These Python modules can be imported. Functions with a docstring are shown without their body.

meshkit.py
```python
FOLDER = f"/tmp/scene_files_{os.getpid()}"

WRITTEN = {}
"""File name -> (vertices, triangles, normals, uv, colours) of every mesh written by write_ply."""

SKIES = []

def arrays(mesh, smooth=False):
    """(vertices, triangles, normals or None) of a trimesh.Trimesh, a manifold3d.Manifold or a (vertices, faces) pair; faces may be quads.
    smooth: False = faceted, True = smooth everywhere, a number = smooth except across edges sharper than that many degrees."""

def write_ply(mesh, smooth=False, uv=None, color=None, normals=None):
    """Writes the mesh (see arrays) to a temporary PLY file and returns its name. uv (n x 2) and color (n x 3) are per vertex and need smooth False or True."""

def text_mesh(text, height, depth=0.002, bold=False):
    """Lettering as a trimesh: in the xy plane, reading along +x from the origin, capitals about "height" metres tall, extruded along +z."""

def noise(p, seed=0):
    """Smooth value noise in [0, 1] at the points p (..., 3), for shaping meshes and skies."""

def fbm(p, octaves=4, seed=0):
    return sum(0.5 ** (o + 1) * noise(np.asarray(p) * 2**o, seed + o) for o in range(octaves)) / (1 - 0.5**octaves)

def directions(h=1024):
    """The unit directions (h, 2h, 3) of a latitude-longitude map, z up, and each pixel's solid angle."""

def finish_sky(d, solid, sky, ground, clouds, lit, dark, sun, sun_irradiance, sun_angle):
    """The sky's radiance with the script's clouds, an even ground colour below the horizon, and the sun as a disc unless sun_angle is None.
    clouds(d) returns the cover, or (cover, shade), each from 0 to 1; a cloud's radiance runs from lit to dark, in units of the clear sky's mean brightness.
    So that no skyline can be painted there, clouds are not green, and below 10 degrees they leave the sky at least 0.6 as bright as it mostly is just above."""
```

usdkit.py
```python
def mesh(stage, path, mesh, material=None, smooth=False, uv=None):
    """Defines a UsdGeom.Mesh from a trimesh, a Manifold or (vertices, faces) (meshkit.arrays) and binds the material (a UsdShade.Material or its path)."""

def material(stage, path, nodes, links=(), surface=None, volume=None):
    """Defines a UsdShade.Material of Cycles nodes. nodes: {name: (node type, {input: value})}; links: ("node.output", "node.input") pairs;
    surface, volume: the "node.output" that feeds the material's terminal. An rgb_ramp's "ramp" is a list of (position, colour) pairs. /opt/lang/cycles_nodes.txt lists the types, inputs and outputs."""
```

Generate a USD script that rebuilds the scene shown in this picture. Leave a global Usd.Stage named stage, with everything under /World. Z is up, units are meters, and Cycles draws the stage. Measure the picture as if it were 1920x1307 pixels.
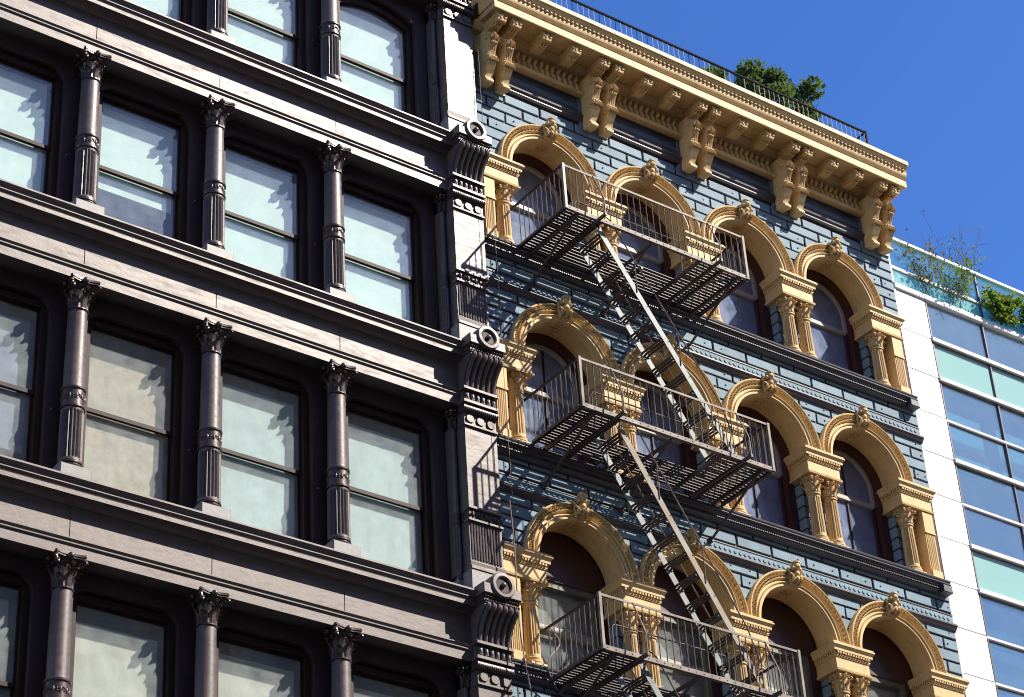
import math, random
import numpy as np
import trimesh
import usdkit
import meshkit
from pxr import Usd, UsdGeom, UsdLux, UsdShade, Gf, Sdf
from shapely.geometry import Polygon, Point, box as sbox
from shapely.ops import unary_union

stage = Usd.Stage.CreateInMemory()
UsdGeom.SetStageUpAxis(stage, UsdGeom.Tokens.z)
UsdGeom.SetStageMetersPerUnit(stage, 1.0)
world = UsdGeom.Xform.Define(stage, '/World')
stage.SetDefaultPrim(world.GetPrim())
UsdGeom.Scope.Define(stage, '/World/Looks')
rng = np.random.default_rng(7)
PI = math.pi

# ---------------------------------------------------------------- camera, sky, sun, exposure
PITCH, ROLL, YAW = np.radians([33.312, -3.8154, 37.929])
FOCAL_PX = 4406.3          # of a picture 1920 wide
EXPOSURE = 1.0
SUN_DIR = np.array([0.508, -0.480, 0.716]); SUN_DIR /= np.linalg.norm(SUN_DIR)
SUN_INTENSITY, SKY_STRENGTH = 1.25, 0.095

def camera():
    cy, sy = math.cos(YAW), math.sin(YAW)
    fw = np.array([sy * math.cos(PITCH), cy * math.cos(PITCH), math.sin(PITCH)])
    r = np.array([cy, -sy, 0.0]); u = np.cross(r, fw)
    c, s = math.cos(ROLL), math.sin(ROLL)
    right, up = c * r + s * u, -s * r + c * u
    cam = UsdGeom.Camera.Define(stage, '/World/camera')
    cam.CreateHorizontalApertureAttr(36.0)
    cam.CreateVerticalApertureAttr(36.0 * 697 / 1024)
    cam.CreateFocalLengthAttr(36.0 * FOCAL_PX / 1920)
    cam.CreateClippingRangeAttr(Gf.Vec2f(0.1, 2000))
    cam.CreateExposureAttr(EXPOSURE)
    m = Gf.Matrix4d(*right, 0, *up, 0, *(-fw), 0, 0.0, -24.0, 1.7, 1)
    cam.AddTransformOp().Set(m)
camera()

def sun_and_sky():
    dome = UsdLux.DomeLight.Define(stage, '/World/sky')
    el, rot = math.asin(SUN_DIR[2]), math.atan2(SUN_DIR[0], SUN_DIR[1])
    mat = usdkit.material(stage, '/World/Looks/sky_air', {
        's': ('sky_texture', {'sky_type': 'single_scattering', 'sun_disc': False, 'sun_elevation': el, 'sun_rotation': rot,
                              'altitude': 20.0, 'air_density': 1.0, 'aerosol_density': 0.35, 'ozone_density': 2.2}),
        'h': ('hsv', {'hue': .516, 'saturation': 1.32, 'value': 1.08}), 'b': ('background_shader', {'strength': SKY_STRENGTH})}, [('s.color', 'h.color'), ('h.color', 'b.color')], surface='b.background')
    UsdShade.MaterialBindingAPI.Apply(dome.GetPrim()).Bind(mat)
    dome.GetPrim().SetCustomDataByKey('kind', 'structure')
    dome.GetPrim().SetCustomDataByKey('label', 'clear deep blue sky above the cornice')
    sun = UsdLux.DistantLight.Define(stage, '/World/sun')
    sun.CreateIntensityAttr(SUN_INTENSITY); sun.CreateAngleAttr(0.53); sun.CreateNormalizeAttr(True)
    sun.CreateColorAttr(Gf.Vec3f(1.0, 0.93, 0.82))
    z = SUN_DIR; x = np.cross([0, 0, 1.0], z); x /= np.linalg.norm(x); y = np.cross(z, x)
    sun.AddTransformOp().Set(Gf.Matrix4d(*x, 0, *y, 0, *z, 0, 0, 0, 60, 1))
sun_and_sky()

# ---------------------------------------------------------------- helpers: prims
USED = {}
def numbered(parent, name):
    key = parent + '/' + name
    n = USED.get(key, -1) + 1
    USED[key] = n
    return key if n == 0 else f'{key}_{n:03d}'

BASE = {}
def data(prim, **kw):
    for k, v in kw.items():
        if v:
            prim.SetCustomDataByKey(k, v)
    return prim

def thing(name, label, category, base=(0, 0, 0), group=None, kind=None):
    path = numbered('/World', name)
    x = UsdGeom.Xform.Define(stage, path)
    x.AddTranslateOp().Set(Gf.Vec3d(*map(float, base)))
    BASE[path] = np.array(base, float)
    data(x.GetPrim(), label=label, category=category, group=group, kind=kind)
    return path

def part(parent, name, mesh=None, mat=None, smooth=False, label=None, kind=None):
    """A part (or sub-part): one Mesh, or an Xform that sub-parts go under. Coordinates are the world's."""
    path = numbered(parent, name)
    top = '/'.join(path.split('/')[:3])
    if mesh is None:
        p = UsdGeom.Xform.Define(stage, path).GetPrim()
    else:
        v, f, n = meshkit.arrays(mesh, smooth)
        v = v - BASE.get(top, 0)
        p = raw_mesh(path, v, f, n, mat)
    data(p, label=label, kind=kind)
    return path

def raw_mesh(path, v, f, n, mat):
    from pxr import Vt
    m = UsdGeom.Mesh.Define(stage, path)
    m.CreatePointsAttr(Vt.Vec3fArray.FromNumpy(v.astype(np.float32)))
    m.CreateFaceVertexCountsAttr(Vt.IntArray.FromNumpy(np.full(len(f), 3, np.int32)))
    m.CreateFaceVertexIndicesAttr(Vt.IntArray.FromNumpy(f.astype(np.int32).ravel()))
    m.CreateSubdivisionSchemeAttr('none')
    if n is not None:
        m.CreateNormalsAttr(Vt.Vec3fArray.FromNumpy(n.astype(np.float32)))
        m.SetNormalsInterpolation('vertex')
    if mat is not None:
        UsdShade.MaterialBindingAPI.Apply(m.GetPrim()).Bind(UsdShade.Material.Get(stage, '/World/Looks/' + mat))
    return m.GetPrim()

def whole(name, mesh, mat, label, category=None, kind=None, smooth=False, group=None):
    """A thing (or piece of the setting) that is one mesh."""
    path = numbered('/World', name)
    v, f, n = meshkit.arrays(mesh, smooth)
    p = raw_mesh(path, v, f, n, mat)
    data(p, label=label, category=category, kind=kind, group=group)
    return path

# ---------------------------------------------------------------- helpers: shapes (all return (vertices, triangles))
class MB:
    def __init__(self): self.v, self.f, self.n = [], [], 0
    def add(self, *meshes):
        for m in meshes:
            v, f = (np.asarray(m.vertices), np.asarray(m.faces)) if hasattr(m, 'vertices') else m
            self.v.append(np.asarray(v, float)); self.f.append(np.asarray(f, int) + self.n); self.n += len(v)
        return self
    def get(self): return np.vstack(self.v), np.vstack(self.f)

def join(*ms): return MB().add(*ms).get()

BOXF = np.array([[0,2,1],[0,3,2],[4,5,6],[4,6,7],[0,1,5],[0,5,4],[1,2,6],[1,6,5],[2,3,7],[2,7,6],[3,0,4],[3,4,7]])
def box(x0, x1, y0, y1, z0, z1):
    v = np.array([[x0,y0,z0],[x1,y0,z0],[x1,y1,z0],[x0,y1,z0],[x0,y0,z1],[x1,y0,z1],[x1,y1,z1],[x0,y1,z1]], float)
    return v, BOXF

def cbox(x0, x1, y0, y1, z0, z1, c=0.008):
    """A block whose front (low y) edges are chamfered by c."""
    v = np.array([[x0,y1,z0],[x1,y1,z0],[x1,y1,z1],[x0,y1,z1],
                  [x0,y0+c,z0],[x1,y0+c,z0],[x1,y0+c,z1],[x0,y0+c,z1],
                  [x0+c,y0,z0+c],[x1-c,y0,z0+c],[x1-c,y0,z1-c],[x0+c,y0,z1-c]], float)
    q = [[0,3,2,1],[0,1,5,4],[1,2,6,5],[2,3,7,6],[3,0,4,7],[4,5,9,8],[5,6,10,9],[6,7,11,10],[7,4,8,11],[8,9,10,11]]
    f = [t for a,b,c_,d in q for t in ([a,b,c_],[a,c_,d])]
    return v, np.array(f)

def quads(a, b, closed=True):
    n = len(a); k = n if closed else n - 1
    return [[a[i], a[(i+1) % n], b[(i+1) % n]] for i in range(k)] + [[a[i], b[(i+1) % n], b[i]] for i in range(k)]

def extrude(poly2, t, depth):
    """shapely polygon in (u, w), extruded; returns trimesh in (u, w, t)."""
    m = trimesh.creation.extrude_polygon(poly2, depth, engine='earcut')
    m.apply_translation([0, 0, t])
    return m

def plate(poly, y0, y1):
    """shapely polygon in (x, z), as a slab from y0 to y1 (y0 < y1)."""
    geoms = getattr(poly, 'geoms', [poly]); mb = MB()
    for g in geoms:
        if g.is_empty or g.area < 1e-5: continue
        m = trimesh.creation.extrude_polygon(g, y1 - y0, engine='earcut')
        v = m.vertices[:, [0, 2, 1]].copy(); v[:, 1] += y0
        mb.add((v, m.faces[:, ::-1]))
    return mb.get()

def profile(pts, x0, x1):
    """A profile of (y, z) points, run along x from x0 to x1, ends closed."""
    g = Polygon(pts)
    if not g.is_valid: g = g.buffer(0)
    mb = MB()
    for gg in getattr(g, 'geoms', [g]):
        m = trimesh.creation.extrude_polygon(gg, x1 - x0, engine='earcut')
        v = np.stack([m.vertices[:, 2] + x0, m.vertices[:, 0], m.vertices[:, 1]], 1)
        mb.add((v, m.faces))
    return mb.get()

def side_profile(pts, y0, y1):
    """A profile of (x, z) points run along y."""
    return plate(Polygon(pts).buffer(0), y0, y1)

def lathe(prof, center=(0, 0), n=24, mod=None):
    """prof: (r, z) from bottom to top, about the vertical through center; mod(theta array, k) scales the radius."""
    th = np.arange(n) / n * 2 * PI; vs = []
    for k, (r, z) in enumerate(prof):
        rr = r * (mod(th, k) if mod else 1.0) * np.ones(n)
        vs.append(np.stack([center[0] + rr * np.cos(th), center[1] + rr * np.sin(th), np.full(n, z)], 1))
    v = np.vstack(vs); f = []
    for k in range(len(prof) - 1):
        f += quads(list(range(k*n, k*n+n)), list(range(k*n+n, k*n+2*n)))
    c0, c1 = len(v), len(v) + 1
    v = np.vstack([v, [[center[0], center[1], prof[0][1]], [center[0], center[1], prof[-1][1]]]])
    f += [[c0, (i+1) % n, i] for i in range(n)]
    o = (len(prof) - 1) * n
    f += [[c1, o+i, o+(i+1) % n] for i in range(n)]
    return v, np.array(f)

def tube(pts, r, n=6, r1=None, closed=False):
    pts = np.asarray(pts, float); k = len(pts)
    if closed:
        tan = np.roll(pts, -1, 0) - np.roll(pts, 1, 0)
    else:
        tan = np.gradient(pts, axis=0)
    tan /= np.linalg.norm(tan, axis=1, keepdims=True) + 1e-12
    ref = np.array([0, 0, 1.0]) if abs(tan[0, 2]) < 0.9 else np.array([1.0, 0, 0])
    vs = []; a = np.cross(tan[0], ref); a /= np.linalg.norm(a)
    th = np.arange(n) / n * 2 * PI
    for i in range(k):
        a = a - tan[i] * (a @ tan[i]); a /= np.linalg.norm(a) + 1e-12
        b = np.cross(tan[i], a)
        rr = r if np.ndim(r) == 0 and r1 is None else (r + (r1 - r) * i / (k - 1) if r1 is not None else r[i])
        vs.append(pts[i] + rr * (np.cos(th)[:, None] * a + np.sin(th)[:, None] * b))
    v = np.vstack(vs); f = []
    for i in range(k - 1):
        f += quads(list(range(i*n, i*n+n)), list(range(i*n+n, i*n+2*n)))
    if closed:
        f += quads(list(range((k-1)*n, k*n)), list(range(0, n)))
    else:
        c0, c1 = len(v), len(v) + 1
        v = np.vstack([v, pts[:1], pts[-1:]])
        f += [[c0, (i+1) % n, i] for i in range(n)] + [[c1, (k-1)*n+i, (k-1)*n+(i+1) % n] for i in range(n)]
    return v, np.array(f)

def bar(p, q, w, h, up=(0, 0, 1.0)):
    """A rectangular bar from p to q, w wide (sideways) and h high (along up)."""
    p, q, up = np.array(p, float), np.array(q, float), np.array(up, float)
    d = q - p; d /= np.linalg.norm(d)
    s = np.cross(d, up); s /= np.linalg.norm(s); u = np.cross(s, d)
    v = np.array([e + s * a * w / 2 + u * b * h / 2 for e in (p, q) for a, b in ((-1, -1), (1, -1), (1, 1), (-1, 1))])
    f = [[0,1,2],[0,2,3],[4,6,5],[4,7,6]] + quads([0,1,2,3], [4,5,6,7])
    return v, np.array(f)

_ico = {}
def blob(c, r, level=1, rot=None):
    """An ellipsoid; r a number or three."""
    if level not in _ico:
        m = trimesh.creation.icosphere(subdivisions=level); _ico[level] = (np.array(m.vertices), np.array(m.faces))
    v, f = _ico[level]
    v = v * np.asarray(r, float)
    if rot is not None: v = v @ rot.T
    return v + np.asarray(c, float), f

def rotz(a): c, s = math.cos(a), math.sin(a); return np.array([[c, -s, 0], [s, c, 0], [0, 0, 1.0]])
def rotx(a): c, s = math.cos(a), math.sin(a); return np.array([[1.0, 0, 0], [0, c, -s], [0, s, c]])
def roty(a): c, s = math.cos(a), math.sin(a); return np.array([[c, 0, s], [0, 1.0, 0], [-s, 0, c]])
def moved(m, t, R=None):
    v, f = m
    return ((v @ R.T if R is not None else v) + np.asarray(t, float)), f

def spiral_disc(r, t, turns=1.6, n=22, tr=None):
    """A scroll in the x-z plane about the origin: a spiral tube round an eye; t its thickness along y."""
    tr = tr or r * 0.24
    a = np.linspace(0, turns * 2 * PI, n)
    rad = (r - tr) * (1 - 0.78 * a / a[-1])
    pts = np.stack([rad * np.cos(a), np.zeros(n), rad * np.sin(a)], 1)
    v, f = tube(pts, np.linspace(tr, tr * 0.6, n), 6)
    v[:, 1] *= t / (2 * tr)
    return join((v, f), blob((0, 0, 0), (r * 0.22, t * 0.6, r * 0.22), 1))

def leaf(h, w, base_r, flare, curl, nu=7, nv=5, lobes=3.2, thick=0.012):
    """An acanthus leaf standing on a drum of radius base_r at angle 0 (pointing along +x), curling out at its tip."""
    u = np.linspace(0, 1, nu); s = np.linspace(-1, 1, nv); P = []
    for i, ui in enumerate(u):
        z = h * (ui if ui < 0.8 else 0.8 + 0.14 * math.sin((ui - 0.8) / 0.2 * PI))
        rad = base_r + flare * ui ** 2 + curl * max(0, ui - 0.55) ** 2 / 0.2
        ww = w * (0.72 + 0.35 * math.sin(ui * PI * 0.9)) * (0.78 + 0.22 * abs(math.cos(ui * lobes * PI))) * (1 if ui < 0.75 else 1 - (ui - 0.75) * 2.4)
        for sj in s:
            bulge = 0.014 * (1 - sj * sj) + thick * 0.6 * (1 if abs(sj) < 0.1 else 0)
            P.append([rad + bulge - 0.25 * ww * ww * sj * sj / max(base_r, 0.05), ww * sj, z])
    P = np.array(P); f = []
    for i in range(nu - 1):
        for j in range(nv - 1):
            a = i * nv + j
            f += [[a, a+1, a+nv+1], [a, a+nv+1, a+nv]]
    back = P.copy(); back[:, 0] -= thick
    n = len(P); f2 = [[x[0]+n, x[2]+n, x[1]+n] for x in f]
    rim = [j for j in range(nv)] + [i*nv + nv-1 for i in range(1, nu)] + [(nu-1)*nv + j for j in range(nv-2, -1, -1)] + [i*nv for i in range(nu-2, 0, -1)]
    return np.vstack([P, back]), np.array(f + f2 + quads(rim, [r + n for r in rim]))

def capital(r, half, h):
    """A Corinthian capital on the z axis: bell, two rows of acanthus, corner scrolls and an abacus with hollow sides."""
    mb = MB()
    mb.add(lathe([(r, 0), (r*1.0, h*.55), (r*1.18, h*.8), (r*1.5, h*.88)], n=16))
    for row, (hh, off, n) in enumerate(((h*.42, 0, 8), (h*.68, PI/8, 8))):
        for k in range(n):
            mb.add(moved(leaf(hh, r*.42, r*1.0, r*.22, r*(.55 if row == 0 else .7)), (0, 0, 0), rotz(off + k*2*PI/n)))
    for k in range(4):
        a = PI/4 + k*PI/2
        d = half*1.12
        sc = spiral_disc(h*.17, h*.13, 1.5, 18)
        mb.add(moved(sc, (math.cos(a)*d, math.sin(a)*d, h*.73), rotz(a)))
        mb.add(tube([(math.cos(a)*r*1.05, math.sin(a)*r*1.05, h*.45), (math.cos(a)*d*.72, math.sin(a)*d*.72, h*.72), (math.cos(a)*d*.95, math.sin(a)*d*.95, h*.88)], h*.045, 5))
        b = k*PI/2
        mb.add(blob((math.cos(b)*half*.92, math.sin(b)*half*.92, h*.9), (h*.1, h*.1, h*.11), 1))
        for s in (-1, 1):
            mb.add(moved(spiral_disc(h*.09, h*.07, 1.2, 12), (math.cos(b)*r*1.45 - s*math.sin(b)*r*.45, math.sin(b)*r*1.45 + s*math.cos(b)*r*.45, h*.72), rotz(b + PI/2)))
    pts = []
    for k in range(4):
        a0 = k*PI/2 - PI/4
        c0 = np.array([math.cos(a0), math.sin(a0)]) * half * 1.38
        c1 = np.array([math.cos(a0+PI/2), math.sin(a0+PI/2)]) * half * 1.38
        m = np.array([math.cos(a0+PI/4), math.sin(a0+PI/4)])
        t_ = (c1 - c0) / np.linalg.norm(c1 - c0)
        pts += [tuple(c0 + t_*half*.09)] + [tuple(c0*(1-u) + c1*u - m*half*.3*4*u*(1-u)*.5) for u in (.25, .5, .75)] + [tuple(c1 - t_*half*.09)]
    for z0, z1, s in ((h*.87, h*.93, .95), (h*.93, h, 1.0)):
        g = Polygon([(p[0]*s, p[1]*s) for p in pts])
        m = trimesh.creation.extrude_polygon(g, z1 - z0, engine='earcut'); m.apply_translation([0, 0, z0])
        mb.add(m)
    return mb.get()
CAPS = {}
def cap_at(key, r, half, h, x, y, z):
    if key not in CAPS: CAPS[key] = capital(r, half, h)
    return moved(CAPS[key], (x, y, z))

def fluted(r0, r1, z0, z1, x, y, flutes=20, depth=.16, per=4, nz=2):
    n = flutes * per
    def mod(th, k):
        if k in (0, 1, 4, 5): return np.ones(len(th))
        return 1 - depth * np.clip(np.sin(th * flutes) * .5 + .5, 0, 1) ** .8
    e = min(.03, (z1-z0)*.06)
    q = lambda t: r0 + (r1 - r0) * t
    return lathe([(r0, z0), (r0, z0+e), (q(.05)*1, z0+e*1.8), (q(.95), z1-e*1.8), (r1, z1-e), (r1, z1)], (x, y), n, mod)

# ---------------------------------------------------------------- materials (colour, grain, wear, some painted light and shade)
def surf(name, color, rough=.5, var=.15, scale=6., stretch=(1, 1, 1), bump=.0, bscale=40., spec=.5, metallic=0., color2=None, rvar=.0, rand=0., coat=0., tint=(1, 1, 1), stain=0., stain_color=(.4, .34, .3)):
    c = np.array(color, float); lo = np.clip(c * (1 - var), 0, 1); hi = np.clip(c * (1 + var), 0, 1) if color2 is None else np.array(color2, float)
    nodes = {'g': ('geometry', {}), 'm': ('mapping', {'scale': stretch}),
             'n': ('noise_texture', {'scale': scale, 'detail': 6.0, 'roughness': .62}),
             'r': ('rgb_ramp', {'ramp': [(.3, lo), (.7, hi)]}),
             'p': ('principled_bsdf', {'roughness': rough, 'specular_ior_level': spec, 'metallic': metallic, 'coat_weight': coat, 'coat_roughness': .25, 'specular_tint': tint})}
    links = [('g.position', 'm.vector'), ('m.vector', 'n.vector'), ('n.fac', 'r.fac')]
    last = 'r.color'
    if stain:                      # run-down dirt: long vertical streaks and blotches of its own shape
        nodes['ms'] = ('mapping', {'scale': (5.0, 5.0, .55)})
        nodes['ns'] = ('noise_texture', {'scale': 1.6, 'detail': 7.0, 'roughness': .68})
        nodes['rs'] = ('map_range', {'from_min': .50, 'from_max': .72, 'to_min': 0.0, 'to_max': stain, 'clamp': True})
        nodes['xs'] = ('mix', {'mix_type': 'multiply', 'color2': stain_color})
        links += [('g.position', 'ms.vector'), ('ms.vector', 'ns.vector'), ('ns.fac', 'rs.value'), ('rs.result', 'xs.fac'), (last, 'xs.color1')]; last = 'xs.color'
    if rand:
        nodes['o'] = ('object_info', {}); nodes['rm'] = ('map_range', {'to_min': 1 - rand, 'to_max': 1 + rand})
        nodes['h'] = ('hsv', {})
        links += [('o.random', 'rm.value'), ('rm.result', 'h.value'), (last, 'h.color')]; last = 'h.color'
    links.append((last, 'p.base_color'))
    if rvar:
        nodes['n2'] = ('noise_texture', {'scale': scale * 1.7, 'detail': 5.0, 'roughness': .6})
        nodes['rr'] = ('map_range', {'from_min': .3, 'from_max': .7, 'to_min': max(.05, rough - rvar), 'to_max': rough + rvar, 'clamp': True})
        links += [('m.vector', 'n2.vector'), ('n2.fac', 'rr.value'), ('rr.result', 'p.roughness')]
    if bump:
        nodes['nb'] = ('noise_texture', {'scale': bscale, 'detail': 4.0})
        nodes['b'] = ('bump', {'strength': 1.0, 'distance': bump})
        links += [('g.position', 'nb.vector'), ('nb.fac', 'b.height'), ('b.normal', 'p.normal')]
    usdkit.material(stage, '/World/Looks/' + name, nodes, links, surface='p.BSDF')

def glass(name, tint=(1, 1, 1), dust=.05, dust_color=(.6, .65, .7), wave=.004, wscale=1.6, f0=.045, mirror=(1, 1, 1)):
    nodes = {'t': ('transparent_bsdf', {'color': tint}), 'gl': ('glossy_bsdf', {'roughness': .015, 'color': mirror}),
             'lw': ('layer_weight', {'blend': .5}), 'pw': ('math', {'math_type': 'power', 'value2': 5.0}),
             'f': ('map_range', {'to_min': f0, 'to_max': 1.0}), 'mx': ('mix_closure', {}), 'd': ('diffuse_bsdf', {'color': dust_color}),
             'mx2': ('mix_closure', {}), 'g': ('geometry', {}), 'nd': ('noise_texture', {'scale': 3.5, 'detail': 8.0, 'roughness': .7}),
             'dr': ('map_range', {'from_min': .3, 'from_max': .75, 'to_min': dust * .5, 'to_max': dust * 1.6, 'clamp': True}),
             'n': ('noise_texture', {'scale': wscale, 'detail': 2.0}), 'b': ('bump', {'strength': 1.0, 'distance': wave})}
    usdkit.material(stage, '/World/Looks/' + name, nodes,
        [('t.BSDF', 'mx.closure1'), ('gl.BSDF', 'mx.closure2'), ('lw.facing', 'pw.value1'), ('pw.value', 'f.value'), ('f.result', 'mx.fac'), ('mx.closure', 'mx2.closure1'), ('d.BSDF', 'mx2.closure2'),
         ('g.position', 'nd.vector'), ('nd.fac', 'dr.value'), ('dr.result', 'mx2.fac'),
         ('g.position', 'n.vector'), ('n.fac', 'b.height'), ('b.normal', 'gl.normal')], surface='mx2.closure')

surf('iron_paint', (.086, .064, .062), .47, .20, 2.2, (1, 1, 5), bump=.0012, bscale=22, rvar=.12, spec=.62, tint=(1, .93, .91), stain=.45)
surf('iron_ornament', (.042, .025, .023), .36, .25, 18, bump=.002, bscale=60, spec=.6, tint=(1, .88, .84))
surf('iron_shaded', (.034, .020, .021), .55, .2, 3, (1, 1, 3), spec=.35, tint=(1, .9, .88))  # iron paint darkened: shade on the wall behind the columns put into the colour
surf('sash_paint', (.026, .011, .009), .6, .25, 8, spec=.25)
surf('plinth_stone', (.16, .15, .15), .5, .2, 9, bump=.001)
surf('interior', (.10, .085, .07), .8, .3, 1.3)
surf('blind_mint', (.56, .75, .63), .75, .05, 1.5, (1, 1, .3), stain=.12, stain_color=(.75, .8, .78))
surf('blind_olive', (.40, .37, .29), .8, .18, 9, bump=.001, bscale=90, stain=.3)
surf('blind_teal', (.42, .57, .57), .8, .14, 6, (1, 1, .6), stain=.3, stain_color=(.6, .65, .65))
surf('blind_grey', (.44, .48, .41), .8, .20, 3.5, bump=.001, bscale=60, stain=.35)
surf('blind_dusk', (.17, .21, .32), .8, .15, 2.5)
surf('brown_wood', (.19, .12, .06), .6, .2, 6, (1, 1, .2))
surf('blue_brick', (.165, .242, .300), .68, .14, 4, bump=.0022, bscale=38, rand=.10, spec=.25, stain=.35, stain_color=(.55, .55, .58))
surf('mortar', (.060, .020, .026), .8, .2, 10)
surf('bolt', (.02, .025, .035), .6, .1)
surf('tan_stone', (.60, .41, .175), .6, .13, 3.2, bump=.0015, bscale=50, color2=(.64, .44, .21), spec=.3, stain=.55, stain_color=(.62, .50, .40))
surf('tan_ornament', (.56, .37, .16), .58, .22, 14, bump=.002, bscale=70, color2=(.64, .45, .22), spec=.3, stain=.4, stain_color=(.55, .45, .36))
surf('slate_ledge', (.055, .047, .055), .42, .25, 6, bump=.001)
surf('slate_panel', (.070, .088, .115), .45, .2, 4, (1, 1, 3))
surf('wine_wood', (.055, .016, .014), .42, .25, 7)
surf('pale_trim', (.36, .32, .27), .55, .12, 8)
surf('fe_slat', (.050, .034, .033), .55, .3, 12)
surf('fe_rail', (.085, .048, .034), .62, .3, 5, color2=(.25, .20, .165), bump=.0015, bscale=80)
surf('fe_pale', (.11, .13, .13), .55, .25, 7, color2=(.19, .21, .205), bump=.001)
surf('fe_rust', (.30, .17, .07), .7, .3, 2.5, color2=(.27, .28, .26))
surf('white_panel', (.78, .78, .77), .38, .03, 1.5, rand=.02)
surf('white_metal', (.62, .58, .56), .35, .08, 4)
surf('mullion_metal', (.16, .13, .14), .35, .1, 5, metallic=.4)
surf('mint_glass', (.27, .47, .43), .12, .05, .5, rand=.05, spec=.6)
surf('office_blind', (.20, .52, .44), .7, .06, 2)
surf('office_blind_dark', (.045, .085, .06), .7, .1, 2)
surf('office_floor', (.045, .065, .075), .8, .2, 2)
surf('cable', (.20, .13, .09), .6, .2, 20)
surf('bark', (.10, .07, .045), .9, .3, 20, bump=.004)
surf('asphalt', (.05, .05, .052), .9, .15, 8, bump=.004)
surf('concrete', (.32, .31, .29), .85, .1, 4, bump=.003)
surf('road_paint', (.75, .74, .70), .6, .1, 12)
surf('brown_brick', (.22, .14, .10), .8, .15, 3)
surf('roof_tar', (.06, .06, .06), .9, .2, 2)
glass('window_glass', dust=.13, dust_color=(.46, .56, .72))
glass('dusty_glass', dust=.14, dust_color=(.55, .60, .60), wave=.006)
glass('office_glass', tint=(.62, .78, .86), dust=.05, dust_color=(.5, .62, .62), wave=.002, wscale=.7, f0=.24, mirror=(.78, .95, .93))
glass('balustrade_glass', tint=(.62, .88, .86), dust=.05, dust_color=(.4, .75, .75), wave=.001)

def leafmat(name, c, c2, trans):
    nodes = {'o': ('geometry', {}), 'r': ('rgb_ramp', {'ramp': [(0, c), (1, c2)]}), 'p': ('principled_bsdf', {'roughness': .75, 'specular_ior_level': .2}),
             't': ('translucent_bsdf', {'color': trans}), 'mx': ('mix_closure', {'fac': .3})}
    usdkit.material(stage, '/World/Looks/' + name, nodes, [('o.random_per_island', 'r.fac'), ('r.color', 'p.base_color'), ('p.BSDF', 'mx.closure1'), ('t.BSDF', 'mx.closure2')], surface='mx.closure')
surf('black_metal', (.012, .012, .018), .85, .2, 9, spec=.08)
surf('dark_curtain', (.11, .088, .07), .85, .35, 7, (1, 1, .12))
glass('blue_dusty_glass', dust=.22, dust_color=(.40, .50, .76), wave=.004, f0=.012)
leafmat('leaf_dark', (.045, .085, .03), (.13, .17, .06), (.16, .24, .05))
surf('tan_worn_sunlit', (.56, .40, .21), .6, .15, 2.5, bump=.003, bscale=18, color2=(.68, .53, .35), spec=.3)  # worn tan, made paler to paint in sunlight on the top lip
leafmat('leaf_bright', (.09, .17, .025), (.22, .30, .05), (.28, .38, .05))
leafmat('leaf_autumn', (.10, .14, .03), (.28, .14, .04), (.30, .22, .05))
surf('blind_brownish', (.26, .27, .25), .8, .2, 3)
surf('olive_trim', (.14, .13, .09), .55, .2, 8)
surf('blue_slate', (.12, .16, .21), .35, .15, 5)
glass('mint_balustrade', tint=(.50, .86, .80), dust=.35, dust_color=(.45, .80, .76), wave=.001)
surf('opposite_pane', (.10, .12, .14), .1, .2, 3)
surf('baluster_metal', (.17, .15, .16), .6, .25, 9, spec=.3)

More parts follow.
